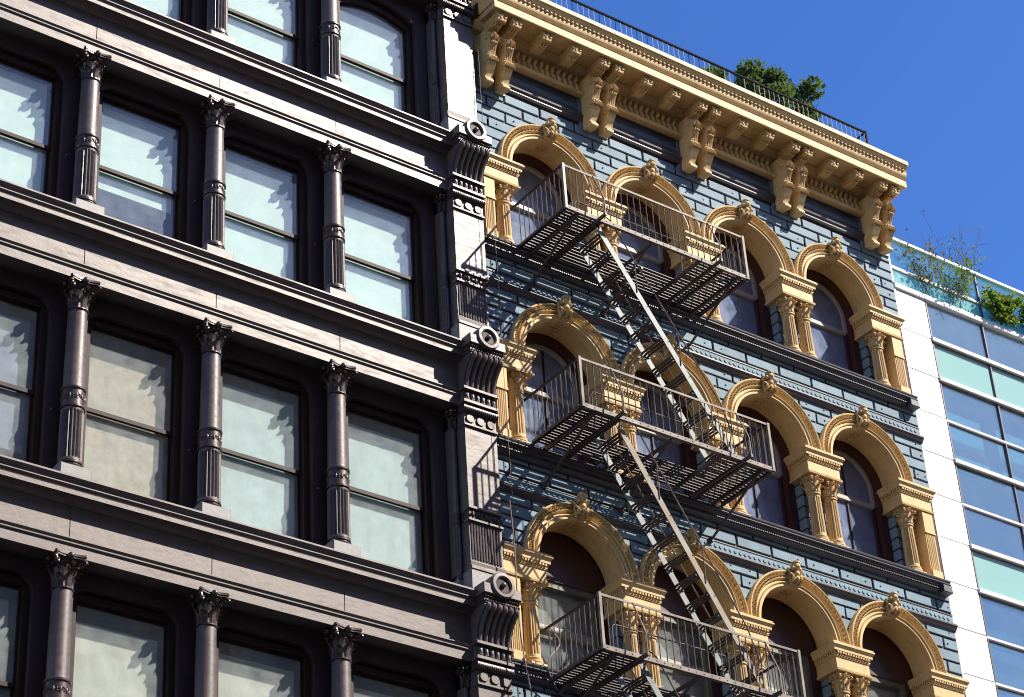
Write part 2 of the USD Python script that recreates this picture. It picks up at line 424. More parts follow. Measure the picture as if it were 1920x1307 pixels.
# ================================================================ the setting on the ground
whole('ground', box(-300, 400, -300, 300, -0.6, -0.004), 'concrete', 'pale paved ground of the city blocks', kind='structure')
whole('road', box(-300, 400, -22.0, -6.0, -0.2, 0.0), 'asphalt', 'asphalt street below the facades', kind='structure')
whole('pavement', cbox(-300, 400, -6.0, 0.4, -0.2, 0.13, .02), 'concrete', 'concrete pavement along the facades', kind='structure')
whole('pavement', box(-300, 400, -31.0, -22.0, -0.2, 0.13), 'concrete', 'concrete pavement on the far side of the street', kind='structure')
mb = MB()
for k in range(60): mb.add(box(-60 + k * 3.2, -58.6 + k * 3.2, -14.06, -13.94, .004, .008))
whole('road_marking', mb.get(), 'road_paint', 'white dashed centre line on the street', kind='structure')

# ================================================================ the dark cast iron building (left)
IRON = thing('cast_iron_building', 'dark brown cast iron facade with slender columns and wide sash windows', 'building', (12, 0.3, 0))
FLOORS = [(25.24, 28.20), (21.24, 24.22), (17.03, 20.22), (12.83, 16.02)]      # (floor ledge, top of the capitals), top floor first
COLS = [7.26, 9.31, 11.36, 13.41, 15.46]
XL, XR = 5.2, 18.15

def iron_column(x, B, T, full=True):
    p = part(IRON, 'column')
    part(p, 'plinth', cbox(x - .225, x + .225, -.215, .2, B - .01, B + .25, .012), 'plinth_stone')
    zb = B + .25
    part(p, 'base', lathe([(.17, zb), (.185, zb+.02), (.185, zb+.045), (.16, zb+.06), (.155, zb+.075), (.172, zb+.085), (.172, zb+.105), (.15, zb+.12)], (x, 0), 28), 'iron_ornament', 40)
    z1, z2 = B + 1.25 - (.0 if T - B < 3.1 else .08), B + 1.50
    part(p, 'fluted_drum', fluted(.158, .153, zb + .12, z1, x, 0, 20, .16, 4), 'iron_paint', 30)
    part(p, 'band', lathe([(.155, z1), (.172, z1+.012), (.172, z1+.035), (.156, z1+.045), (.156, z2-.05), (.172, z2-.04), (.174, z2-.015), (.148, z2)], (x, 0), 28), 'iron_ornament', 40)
    mb = MB()
    for k in range(11):
        a = k * 2 * PI / 11
        cx, cy = x + .152 * math.cos(a), .152 * math.sin(a)
        mb.add(blob((cx, cy, (z1+z2)/2), (.016, .016, .05), 1))
        for s in (-1, 1):
            b = a + s * .18
            mb.add(moved(spiral_disc(.034, .02, 1.2, 10), (x + .153*math.cos(b), .153*math.sin(b), (z1+z2)/2 + s*.012), rotz(b + PI/2)))
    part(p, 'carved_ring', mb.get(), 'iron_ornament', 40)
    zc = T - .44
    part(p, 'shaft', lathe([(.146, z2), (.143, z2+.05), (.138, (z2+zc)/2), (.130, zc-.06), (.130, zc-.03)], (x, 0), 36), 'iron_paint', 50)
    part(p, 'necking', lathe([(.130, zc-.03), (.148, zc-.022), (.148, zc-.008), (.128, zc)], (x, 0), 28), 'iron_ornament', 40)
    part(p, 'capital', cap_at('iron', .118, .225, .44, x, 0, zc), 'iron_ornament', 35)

def entablature(B, x0, x1):
    """The beam whose top is at B, carried by the columns of the floor below."""
    p = part(IRON, 'entablature')
    part(p, 'architrave', profile([(-.13, B-1.02), (-.13, B-.87), (-.14, B-.865), (-.155, B-.85), (-.155, B-.835), (-.138, B-.825), (-.138, B-.815), (-.165, B-.79), (-.165, B-.775),
                                   (-.125, B-.765), (.30, B-.765), (.30, B-.98), (.18, B-.98), (.18, B-1.02)], x0, x1), 'iron_paint')
    e = x0; edges = [x0] + [c for c in COLS if x0 < c < x1] + [x1]
    for a, b in zip(edges[:-1], edges[1:]):
        part(p, 'frieze_panel', cbox(a + .003, b - .003, -.12 + .002 * rng.random(), .25, B - .764, B - .30, .004), 'iron_paint')
    cove = [(-.125 - .165 * (1 - math.cos(t)), B - .30 + .06 * math.sin(t)) for t in np.linspace(0, PI/2, 7)]
    part(p, 'cornice', profile(cove + [(-.30, B-.24), (-.30, B-.178), (-.285, B-.172), (-.30, B-.12), (-.318, B-.115), (-.318, B-.095), (-.325, B-.09),
                                       (-.335, B-.06), (-.36, B-.035), (-.366, B-.03), (-.366, B-.004), (-.355, B), (.25, B), (.25, B-.30)], x0, x1), 'iron_paint')

def rounded_open(xc, hw, z0, z1, r, sag=0.):
    """Opening with rounded upper corners, or a segmental arch of rise sag."""
    if sag:
        R = (hw * hw + sag * sag) / (2 * sag); a = math.asin(hw / R)
        arc = [(xc + R * math.sin(t), z1 - R + R * math.cos(t)) for t in np.linspace(a, -a, 17)]
        return Polygon([(xc - hw, z0), (xc + hw, z0)] + arc)
    g = sbox(xc - hw, z0, xc + hw, z1)
    top = sbox(xc - hw, z0 - 1, xc + hw, z1).buffer(-r).buffer(r, quad_segs=6)
    return g.intersection(top.union(sbox(xc - hw, z0, xc + hw, z1 - r)))

def iron_window(xc, B, T, blind, hem=None, bw=.66, sag=0., rail=1.40, drop=.06, soil='window_glass', rails=True):
    w = part(IRON, 'window')
    top = T - .38 if not sag else 27.80
    z0 = B + .16; zr = B + rail
    outer = rounded_open(xc, .775, B + .02, top + .10, .2, sag)
    inner = rounded_open(xc, .66, z0, top, .12, sag and sag * .86) if sag else sbox(xc - .66, z0, xc + .66, top)
    part(w, 'frame', plate(outer.difference(inner), .24, .40), 'sash_paint')
    su = inner.intersection(sbox(xc - 2, zr, xc + 2, top + 1)); sl = inner.intersection(sbox(xc - 2, z0, xc + 2, zr + .07))
    part(w, 'upper_sash', plate(su.difference(su.buffer(-.035, join_style=2).intersection(sbox(xc-2, zr + .06, xc+2, 99))), .295, .335), 'sash_paint')
    part(w, 'lower_sash', plate(sl.difference(sl.buffer(-.035, join_style=2).intersection(sbox(xc-2, z0 + .06, xc+2, zr + .02))), .340, .375), 'sash_paint')
    part(w, 'pane', plate(su.buffer(-.03, join_style=2), .312, .318), soil)
    part(w, 'pane', plate(sl.buffer(-.03, join_style=2), .354, .360), soil)
    if blind:
        bz0 = z0 - .05 if hem is None else B + hem
        g = inner.buffer(.02).intersection(sbox(xc - bw, bz0, xc + bw, top - drop + .2 * bool(sag)))
        part(w, 'roller_blind', plate(g, .405, .410), blind)
        if hem is not None: part(w, 'blind_hem', box(xc - bw, xc + bw, .400, .416, bz0 - .025, bz0), blind)
    return w

BLINDS = {  # (floor, bay): blind, lower edge above the ledge, half width
    (0, 2): ('blind_mint', None, 0.60), (0, 3): ('blind_mint', .34, 0.58), (0, 4): ('blind_mint', .32, 0.60),
    (1, 0): ('blind_mint', None, 0.65), (1, 1): ('blind_mint', .50, 0.59), (1, 2): ('blind_mint', 1.08, 0.59), (1, 3): ('blind_mint', .34, 0.60), (1, 4): ('blind_mint', None, 0.61),
    (2, 0): ('blind_dusk', None, 0.65), (2, 1): ('blind_dusk', .62, 0.58), (2, 2): ('blind_olive', None, 0.58), (2, 3): ('blind_teal', None, 0.60), (2, 4): ('blind_teal', None, 0.57),
    (3, 0): ('blind_grey', None, 0.58), (3, 1): ('blind_grey', 1.5, 0.55), (3, 2): ('blind_grey', None, 0.58), (3, 3): ('blind_grey', None, 0.58), (3, 4): ('blind_grey', None, 0.58)}
for fl, (B, T) in enumerate(FLOORS):
    openings = []
    for b in range(5):
        xc = COLS[b] + .98 + (.03 if b == 4 else 0)
        if fl == 0: openings.append(rounded_open(xc, .755, B + .0, 27.95, .2, .23))
        else: openings.append(rounded_open(xc, .755, B + .0, T - .25, .22))
        bl = BLINDS.get((fl, b), ('blind_mint', None, .62))
        dirty = fl >= 2 and b >= 1
        iron_window(xc, B, T, bl[0], bl[1], bl[2], sag=.20 if fl == 0 else 0., rail=(1.28, 1.33, 1.46, 1.44)[fl], drop=.05 if fl < 2 else .16 + .05 * (b == 2), soil='dusty_glass' if dirty else 'window_glass')
    wall = sbox(XL, B, 17.44, T + .04).difference(unary_union(openings))
    part(IRON, 'wall', plate(wall, .15, .27), 'iron_shaded')
    for x in COLS:
        iron_column(x, B, T)
    for x in (COLS[-1] + 2.0,):
        pass
    for x in COLS[1:]:
        part(IRON, 'anchor_bolt', blob((x - .235, .145, B + 1.22), (.016, .014, .016), 1), 'plinth_stone', True)
    entablature(B, XL, XR)
entablature(29.22, XL, XR)
entablature(12.83 - 0.0 + 0.0, XL, XL + .01) if False else None

def half_colonette(B, T):
    p = part(IRON, 'colonette'); x, y = 17.505, .02
    part(p, 'plinth', cbox(x - .075, x + .055, y - .06, .2, B, B + .30, .01), 'plinth_stone')
    part(p, 'base', lathe([(.05, B+.30), (.062, B+.31), (.062, B+.35), (.045, B+.38)], (x, y), 12), 'iron_ornament', 40)
    part(p, 'shaft', join(fluted(.046, .045, B+.38, B+1.2, x, y, 9, .25, 4), box(x-.046, x+.05, y, .2, B+.38, T-.35)), 'iron_paint', 30)
    part(p, 'band', lathe([(.046, B+1.2), (.058, B+1.21), (.058, B+1.24), (.048, B+1.27), (.048, B+1.33), (.058, B+1.36), (.058, B+1.39), (.046, B+1.4)], (x, y), 12), 'iron_ornament', 40)
    part(p, 'upper_shaft', lathe([(.044, B+1.4), (.042, T-.36)], (x, y), 14), 'iron_paint', 50)
    part(p, 'capital', cap_at('small', .04, .085, .32, x, y, T-.36), 'iron_ornament', 35)

def pilaster(B, T, plain=False):
    p = part(IRON, 'pilaster'); x0, x1, y = 17.56, 18.15, -.20
    xm = (x0 + x1) / 2
    part(p, 'core', box(x0 + .01, x1 - .004, y + .02, .25, B, T + 1.03), 'iron_paint')
    part(p, 'plinth', cbox(x0 - .035, x1, y - .035, .2, B - .02, B + .40, .012), 'plinth_stone')
    part(p, 'base_moulding', profile([(y, B+.40), (y-.045, B+.41), (y-.045, B+.45), (y-.02, B+.48), (y-.025, B+.53), (y-.015, B+.55), (y, B+.57), (y+.1, B+.57), (y+.1, B+.40)], x0 - .02, x1), 'iron_paint')
    for k in range(0 if plain else 11):
        xx = x0 + .035 + k * (x1 - x0 - .05) / 11
        part(p, 'reeded_rib', join(*[lathe([(.017, B+.60), (.017, B+1.19)], (xx + .012, y + .018), 8)]), 'iron_paint', 40)
    if not plain: part(p, 'fillet', profile([(y, B+1.20), (y-.03, B+1.205), (y-.03, B+1.235), (y, B+1.24), (y+.1, B+1.24), (y+.1, B+1.20)], x0 - .015, x1), 'iron_paint')
    mb = MB().add(box(x0 + .005, x1, y, .1, B+1.24, B+1.40))
    for k in range(4):
        c = x0 + .075 + k * .148
        for s in (-1, 1):
            mb.add(moved(spiral_disc(.038, .03, 1.3, 12), (c + s*.036, y - .008, B+1.32 + s*.012)))
        mb.add(blob((c, y - .01, B+1.32), (.016, .014, .055), 1), blob((c + .072, y - .005, B+1.32), (.014, .012, .03), 1))
    if not plain: part(p, 'carved_band', mb.get(), 'iron_ornament', 35)
    if not plain: part(p, 'fillet', profile([(y, B+1.40), (y-.035, B+1.405), (y-.035, B+1.44), (y-.015, B+1.46), (y+.1, B+1.46), (y+.1, B+1.40)], x0 - .015, x1), 'iron_paint')
    part(p, 'plain_panel', cbox(x0 + .005, x1, y, .1, B+(.571 if plain else 1.46), T-.38, .006), 'iron_paint')
    part(p, 'fillet', profile([(y, T-.38), (y-.03, T-.375), (y-.03, T-.345), (y, T-.34), (y+.1, T-.34), (y+.1, T-.38)], x0 - .01, x1), 'iron_paint')
    part(p, 'disc_panel', cbox(x0 + .005, x1, y, .1, T-.339, T-.15, .004), 'iron_paint')
    for k in range(3):
        c = x0 + .105 + k * .188
        part(p, 'disc', join(moved((lathe([(.070, 0), (.070, .020), (.064, .024)], n=20)), (c, y, T-.245), rotx(PI/2))), 'iron_paint')
    # leaf roll, dentils, ribbed scroll, beaded block, rosette
    mb = MB().add(profile([(y, T-.15)] + [(y - .0 - .065*math.sin(t), T-.15 + .07*(1-math.cos(t))) for t in np.linspace(.1, PI, 9)] + [(y+.1, T-.01), (y+.1, T-.15)], x0 - .02, x1 + .005))
    for k in range(17):
        c = x0 + .01 + k * .036
        mb.add(blob((c, y - .05, T-.10), (.015, .026, .045), 1))
    part(p, 'leaf_roll', mb.get(), 'iron_ornament', 35)
    part(p, 'fillet', profile([(y, T-.01), (y-.075, T+.0), (y-.075, T+.045), (y, T+.05), (y+.1, T+.05), (y+.1, T-.01)], x0 - .03, x1 + .01), 'iron_paint')
    mb = MB().add(box(x0, x1, y - .01, .1, T+.05, T+.22))
    for k in range(6):
        c = x0 + .06 + k * .096
        mb.add(cbox(c - .03, c + .03, y - .05, y, T+.07, T+.19, .008), blob((c, y - .05, T+.13), (.022, .012, .05), 1))
    part(p, 'dentil_row', mb.get(), 'iron_paint')
    part(p, 'fillet', profile([(y, T+.22), (y-.09, T+.225), (y-.09, T+.265), (y, T+.27), (y+.1, T+.27), (y+.1, T+.22)], x0 - .03, x1 + .01), 'iron_paint')
    curve = [(y - .03, T+.27)] + [(y - .03 - .20 * ((t) ** 2.2), T+.27 + .42 * t) for t in np.linspace(.1, 1, 9)]
    top = [(y - .23 - .05*math.sin(t) * .8, T+.69 + .045*(1-math.cos(t))) for t in np.linspace(.5, PI, 6)]
    part(p, 'bracket_body', profile(curve + top + [(y + .1, T+.78), (y+.1, T+.27)], x0 + .0, x1), 'iron_paint')
    for k in range(6):
        c = x0 + .055 + k * .097
        pts = [(c, q[0] - .008, q[1]) for q in curve] + [(c, q[0] - .012, q[1]) for q in top]
        part(p, 'bracket_rib', tube(pts, [.024 + .016 * i / len(pts) for i in range(len(pts))], 8), 'iron_paint', 40)
    mb = MB().add(box(x0 - .01, x1 + .005, y - .27, .1, T+.78, T+.91))
    for r_ in range(2):
        for k in range(15):
            mb.add(blob((x0 + .012 + k * .041, y - .27 - .006, T+.81 + r_*.065), (.014, .022, .02), 1))
    part(p, 'bead_rows', mb.get(), 'iron_ornament', 35)
    part(p, 'bracket_head', cbox(x0 - .04, x1 + .03, y - .32, .1, T+.91, T+1.075, .012), 'plinth_stone' if False else 'iron_paint')
    # rosette on top of the head
    ring = [(xm + .203*math.cos(t), T+1.085 + .203*math.sin(t)) for t in np.linspace(-.15, PI+.15, 24)]
    part(p, 'rosette_stand', plate(Polygon(ring), y - .315, .0), 'iron_paint')
    ro = [(.200, 0), (.200, .02), (.188, .034), (.140, .036), (.133, .026), (.126, .034), (.116, .02), (.112, -.03), (.0, -.03)]
    part(p, 'rosette', moved(lathe([(.200, -.05)] + ro[:-1], n=36), (xm, y - .318, T+1.085), rotx(PI/2)), 'iron_paint', 30)
    part(p, 'rosette_hollow', moved(lathe([(.114, -.0), (.114, .008), (.03, .004)], n=24), (xm, y - .318, T+1.085), rotx(PI/2)), 'sash_paint', 30)
    part(p, 'rosette_button', blob((xm + .0, y - .345, T+1.085), (.040, .032, .040), 2), 'iron_paint', True)
for B, T in FLOORS:
    half_colonette(B, T); pilaster(B, T, B > 25)
# the rest of the building: rooms behind the windows, body, plain lower storeys
mb = MB()
for B, T in FLOORS: mb.add(box(XL, XR, .42, 1.6, B - .9, B - .02))
part(IRON, 'floor_slab', mb.get(), 'interior')
part(IRON, 'building_body', box(XL, XR, 1.6, 14, 0, 30.5), 'interior')
part(IRON, 'party_wall', join(box(XR - .02, XR + .09, .06, 1.6, 12, 30.5), box(XL - .1, XL, .06, 1.6, 0, 30.5)), 'iron_paint')
part(IRON, 'lower_facade', box(XL, XR, -.12, 1.6, 0, 11.8), 'iron_paint')
part(IRON, 'parapet', box(XL, XR, .0, 1.6, 29.23, 30.5), 'iron_paint')

# ================================================================ the blue brick building with tan arches (middle)
BRICK = thing('brick_building', 'blue painted brick facade with tan stone arches, paired columns and heavy bracketed cornice', 'building', (23, 0.1, 0))
BX0, BX1 = 18.24, 27.80
ARCH_X = [19.775, 21.94, 24.10, 26.26]
PIERS = [18.70, 20.857, 23.02, 25.18, 27.34]
ROWS = [(23.68, 25.42), (19.96, 21.78), (16.26, 18.14)]       # (top of the ledge, springing of the arches)
RI, RO = .80, 1.07
BACK = 12.0
WALL_Y = .075; FACE_Y = .05

def arch_shape(cx, zs, r, z0, n=28):
    t = np.linspace(0, PI, n)
    return Polygon([(cx - r, z0), (cx + r, z0)] + [(cx + r*math.cos(a), zs + r*math.sin(a)) for a in t])

holes = [arch_shape(cx, zs, RI + .02, zl - .05) for zl, zs in ROWS for cx in ARCH_X]
holes += [sbox(BX0 + .12, zl - .05, 27.70, zs - .2) for zl, zs in ROWS]
wall = sbox(BX0, 0, BX1, 27.2).difference(unary_union(holes))
WALL = part(BRICK, 'facade_wall', plate(wall, WALL_Y, .30), 'mortar')
part(BRICK, 'building_body', join(box(BX0, BX1, 1.5, BACK, 0, 28.2), box(BX1 - .25, BX1 - .005, .30, 1.5, 0, 28.0), box(BX0 + .002, BX0 + .25, .30, 1.5, 0, 28.0),
     *[box(BX0 + .25, BX1 - .25, .31, 1.5, zl - .75, zl - .02) for zl, zs in ROWS], box(BX0 + .25, BX1 - .25, .31, 1.5, 26.9, 28.0)), 'interior')

# ---- bricks, each its own piece; the arches and ledges cut them
COURSE, LEN, JOINT = .2165, .743, .044
bricks = []
taken = unary_union([arch_shape(cx, zs, RO - .02, zl) for zl, zs in ROWS for cx in ARCH_X])
def course_zone(z_top, z_low, first_offset):
    k = 0; z = z_top
    while z > z_low + .05:
        zt, zb = z - JOINT, max(z - COURSE, z_low)
        off = (24.87 if (k + first_offset) % 2 == 0 else 24.50)
        i0 = math.floor((BX0 - off) / LEN) - 1
        for i in range(i0, i0 + 17):
            a, b = max(off + i*LEN + JOINT/2, BX0 + .004), min(off + (i+1)*LEN - JOINT/2, BX1 - .004)
            if b - a < .04: continue
            g = sbox(a, zb, b, zt).difference(taken)
            for gg in getattr(g, 'geoms', [g]):
                if gg.is_empty or gg.area < .0015: continue
                bricks.append((gg, (zb + zt) / 2, a, b))
        z -= COURSE; k += 1
TOPZ = 26.97
course_zone(TOPZ, 25.30, 0)
for n, (zl, zs) in enumerate(ROWS):
    band_top = zl - .565
    course_zone(zl - .0835, band_top, 0)             # the two courses under the ledge
    if n < 2: course_zone(zl - .80, ROWS[n+1][1] - .05, 0)
bricks = [b for b in bricks if b[1] > 15.3]
bricks.sort(key=lambda b: -b[1])
bolts = MB()
def brick_mesh(g):
    if len(g.exterior.coords) == 5 and abs(g.area - (g.bounds[2]-g.bounds[0])*(g.bounds[3]-g.bounds[1])) < 1e-6:
        x0, z0, x1, z1 = g.bounds
        return cbox(x0, x1, FACE_Y + rng.uniform(-.003, .003), WALL_Y + .01, z0, z1, .007)
    return plate(g, FACE_Y + rng.uniform(-.002, .004), WALL_Y + .01)
for k, (g, zc, a, b) in enumerate(bricks[:300]):
    part(WALL, 'brick', brick_mesh(g), 'blue_brick')
rest = MB()
for g, zc, a, b in bricks[300:]: rest.add(brick_mesh(g))
if len(bricks) > 300: part(WALL, 'brick_remainder', rest.get(), 'blue_brick', kind='stuff')
for g, zc, a, b in bricks:
    if rng.random() < .62:
        for fx in ((.22, .80) if rng.random() < .45 else ((.24,) if rng.random() < .5 else (.78,))):
            x = a + (b - a) * fx
            if g.buffer(-.02).contains(Point(x, zc)):
                bolts.add(moved(lathe([(.016, 0), (.013, .012), (.004, .014)], n=8), (x, FACE_Y, zc), rotx(PI/2)))
part(WALL, 'bolt_heads', bolts.get(), 'bolt', kind='stuff')

# ---- piers behind the columns, in blue blocks
for zl, zs in ROWS:
    for px in PIERS:
        p = part(BRICK, 'pier')
        hw = .285
        x0, x1 = max(px - hw, BX0 + .03), min(px + hw, BX1 - .03)
        part(p, 'pier_core', box(x0 + .012, x1 - .012, .31, .6, zl - .02, zs - .03), 'mortar')
        z = zl
        while z < zs - .45:
            part(p, 'block', cbox(x0, x1, .295, .5, z + .018, min(z + .20, zs - .42), .01), 'blue_brick'); z += .2165

# ---- arches
def sweep_arch(cx, zs, prof, n=40, a0=0., a1=PI):
    """prof: (r, y) points, turned about the arch's centre."""
    t = np.linspace(a0, a1, n); P = np.array(prof); k = len(P)
    v = np.vstack([np.stack([cx + P[:, 0]*math.cos(a), P[:, 1], zs + P[:, 0]*math.sin(a)], 1) for a in t]); f = []
    for i in range(n - 1):
        f += quads(list(range(i*k, i*k+k)), list(range(i*k+k, i*k+2*k)))
    return v, np.array(f)

def lump_leaf(L, W, H):
    """A small lobed leaf lying along +x in the x-z plane, raised towards -y."""
    v = []; f = []
    us = [0, .25, .5, .75, 1]; ws = [.3, 1.0, .7, .8, .05]
    for u, w in zip(us, ws):
        v += [[u*L, .004, -w*W], [u*L, -H*(.4 + .6*math.sin(u*PI)), -w*W*.45], [u*L, -H*.45*math.sin(u*PI) , 0], [u*L, -H*(.4 + .6*math.sin(u*PI)), w*W*.45], [u*L, .004, w*W]]
    for i in range(4):
        for j in range(4):
            a = i*5 + j
            f += [[a, a+1, a+6], [a, a+6, a+5]]
    return np.array(v), np.array(f)
_LL = lump_leaf(.085, .026, .030)

def garland(cx, zs, side_):
    mb = MB(); R = .985
    for side in (side_,):
        for k in range(17):
            a = PI/2 + side * (.16 + k * .083)
            if not (0.02 < a < PI - .02): continue
            c = np.array([cx + R*math.cos(a), -.006, zs + R*math.sin(a)])
            tangent = a + side*PI/2                      # pointing down the arch
            for s, sc in ((-1, 1.0), (1, 1.0), (0, 1.15)):
                ang = tangent + s * .75
                m = _LL[0] * np.array([sc, 1.0, 1.0]); m = m @ roty(-ang).T
                mb.add((m + c + np.array([0, -.004 if s == 0 else 0, 0]), _LL[1]))
            mb.add(blob(c + np.array([.026*math.cos(a), -.012, .026*math.sin(a)]), (.013, .018, .013), 1))
    return mb.get()
GARLAND = [garland(0, 0, s) for s in (1, -1)]

def keystone():
    """A foliate keystone: a scrolled block with a carved bust-like boss, drapery and leaves."""
    mb = MB()
    mb.add(side_profile([(-.085, .80), (.085, .80), (.115, 1.08), (-.115, 1.08)], -.055, .06))
    mb.add(blob((0, -.10, 1.10), (.062, .065, .078), 2), blob((0, -.10, 1.165), (.075, .07, .036), 1), blob((0, -.155, 1.085), (.018, .02, .026), 1))
    mb.add(blob((0, -.09, .985), (.055, .05, .06), 1), blob((0, -.085, .90), (.045, .045, .055), 1))
    for s in (-1, 1):
        mb.add(blob((s*.068, -.085, 1.07), (.03, .045, .045), 1))
        mb.add(moved(spiral_disc(.05, .05, 1.3, 14), (s*.10, -.07, 1.02)))
        mb.add(moved(spiral_disc(.042, .05, 1.3, 14), (s*.075, -.07, .845)))
        mb.add(tube([(s*.10, -.07, .98), (s*.075, -.10, .93), (s*.08, -.08, .87)], .02, 6))
        for k in range(3):
            m = (_LL[0] * 1.25) @ roty(-(PI/2 + s*(.9 + .7*k))).T
            mb.add((m + np.array([s*.05, -.07, .99 - .05*k]), _LL[1]))
    for k in range(5):
        m = (_LL[0] * 1.1) @ roty(-(PI/2 + (k - 2)*.42)).T
        mb.add((m + np.array([(k-2)*.02, -.10, 1.13]), _LL[1]))
    for k in range(3):
        m = (_LL[0] * 1.3) @ roty(-(-PI/2 + (k - 1)*.5)).T
        mb.add((m + np.array([(k-1)*.035, -.085, .93]), _LL[1]))
    return mb.get()
KEY = keystone()

ARCHIVOLT = [(RI, .46), (RI, .012), (.808, -.0), (.848, -.0), (.853, -.012), (.862, -.022), (.872, -.024), (.880, -.014), (.884, .006), (.918, .010),
             (.925, -.022), (.938, -.034), (.948, -.024), (.950, -.004), (1.028, -.004), (1.030, -.026), (1.040, -.040), (1.056, -.044), (1.068, -.034), (RO, -.01), (RO, .10), (.95, .10), (.95, .46)]
def arch(cx, zs, row):
    p = part(BRICK, 'arch')
    part(p, 'archivolt', sweep_arch(cx, zs, ARCHIVOLT, 44), 'tan_stone', 35)
    for g in GARLAND: part(p, 'garland', moved(g, (cx, 0, zs)), 'tan_ornament', 50)
    # soffit panel: raised ribs and a rosette under the crown
    part(p, 'soffit_rib', sweep_arch(cx, zs, [(RI + .005, .05), (RI - .012, .055), (RI - .012, .085), (RI + .005, .09)], 36, .12, PI - .12), 'tan_stone', 35)
    part(p, 'soffit_rib', (sweep_arch(cx, zs, [(RI + .005, .37), (RI - .012, .375), (RI - .012, .405), (RI + .005, .41)], 36, .12, PI - .12)), 'tan_stone', 35)
    mb = MB().add(lathe([(.125, .012), (.125, -.008), (.11, -.014), (.105, -.004), (.03, -.004)], n=28))
    for k in range(8):
        mb.add(blob((.058*math.cos(k*PI/4), .058*math.sin(k*PI/4), -.012), (.03, .017, .016), 1, rotz(k*PI/4)))
    mb.add(blob((0, 0, -.016), (.024, .024, .022), 1))
    part(p, 'soffit_rosette', moved(mb.get(), (cx, .23, zs + RI), rotx(0)), 'tan_ornament', 40)
    if not (row == 2 and cx < 21):
        part(p, 'keystone', moved((KEY[0] * np.array([1.12, 1.1, 1.0]) + np.array([0, 0, .02]), KEY[1]), (cx, 0, zs)), 'tan_ornament', 45)
    else:
        part(p, 'keystone', moved((KEY[0] * np.array([1.12, 1.1, 1.0]) + np.array([0, 0, .02]), KEY[1]), (cx, 0, zs)), 'tan_ornament', 45)

def impost(px, zs):
    p = part(BRICK, 'impost')
    hw = .36; x0, x1 = px - hw, px + hw
    if px < 19: x0 = BX0 + .02
    if px > 27: x1 = 27.70
    y0, y1 = .0, .47
    z = zs
    left, right = px > 19, px < 27 or True
    def ring(name, d0, z0, z1, d1=None, mat='tan_stone'):
        d1 = d0 if d1 is None else d1
        v = []
        for d, zz in ((d0, z0), (d1, z1)):
            v += [[x0 - d*left, y0 - d, zz], [x1 + d, y0 - d, zz], [x1 + d, y1, zz], [x0 - d*left, y1, zz]]
        return np.array(v), BOXF
    # block and its mouldings, from the capitals up
    part(p, 'block', join(ring('', 0, zs - .42, zs - .235), ring('', .012, zs - .44, zs - .42), ring('', .022, zs - .475, zs - .44, .03), ), 'tan_stone')
    part(p, 'bed_moulding', join(ring('', .012, zs - .235, zs - .215), ring('', .02, zs - .215, zs - .185)), 'tan_stone')
    mb = MB()
    n = int((x1 - x0) / .052)
    for k in range(n):
        c = x0 + (k + .5) * (x1 - x0) / n
        mb.add(box(c - .014, c + .014, y0 - .05, y0 - .005, zs - .185, zs - .145))
    if left:
        for k in range(8):
            c = y0 + .03 + k * .052
            mb.add(box(x0 - .05, x0 - .005, c - .014, c + .014, zs - .185, zs - .145))
    mb.add(ring('', .025, zs - .186, zs - .144))
    part(p, 'dentil_course', mb.get(), 'tan_stone')
    part(p, 'crown', join(ring('', .055, zs - .144, zs - .105), ring('', .055, zs - .105, zs - .055, .085), ring('', .09, zs - .055, zs - .03), ring('', .075, zs - .03, zs - .0)), 'tan_stone')

def stone_column(x, zl, zs):
    p = part(BRICK, 'column'); y = .14
    part(p, 'base', join(cbox(x - .15, x + .15, y - .15, y + .15, zl, zl + .10), lathe([(.14, zl+.10), (.15, zl+.115), (.15, zl+.14), (.13, zl+.155), (.138, zl+.17), (.138, zl+.19), (.12, zl+.205)], (x, y), 24)), 'tan_stone', 30)
    zc = zs - .475 - .30
    part(p, 'shaft', fluted(.118, .104, zl + .205, zc - .06, x, y, 18, .15, 4), 'tan_stone', 30)
    part(p, 'necking', lathe([(.104, zc-.06), (.122, zc-.05), (.122, zc-.03), (.106, zc-.02), (.106, zc)], (x, y), 24), 'tan_stone', 40)
    part(p, 'capital', cap_at('tan', .104, .135, .30, x, y, zc), 'tan_ornament', 35)

def stone_pilaster(x0, x1, zl, zs):
    p = part(BRICK, 'pilaster'); y = .0
    part(p, 'pilaster_body', box(x0, x1, y + .012, .44, zl, zs - .475), 'tan_stone')
    n = 5; w = (x1 - x0 - .03) / n
    part(p, 'base', cbox(x0 - .02, x1 + .01, y - .025, .30, zl, zl + .20, .01), 'tan_stone')
    zt = zs - .90
    for k in range(n):
        part(p, 'reed', lathe([(w*.40, zl + .22), (w*.40, zt - .02)], (x0 + .015 + w*(k+.5), y + .014), 8), 'tan_stone', 40)
    part(p, 'fillet', box(x0 - .012, x1 + .012, y - .014, .3, zt, zt + .03), 'tan_stone')
    part(p, 'head', box(x0 - .004, x1 + .004, y - .004, .3, zt + .03, zs - .476), 'tan_stone')

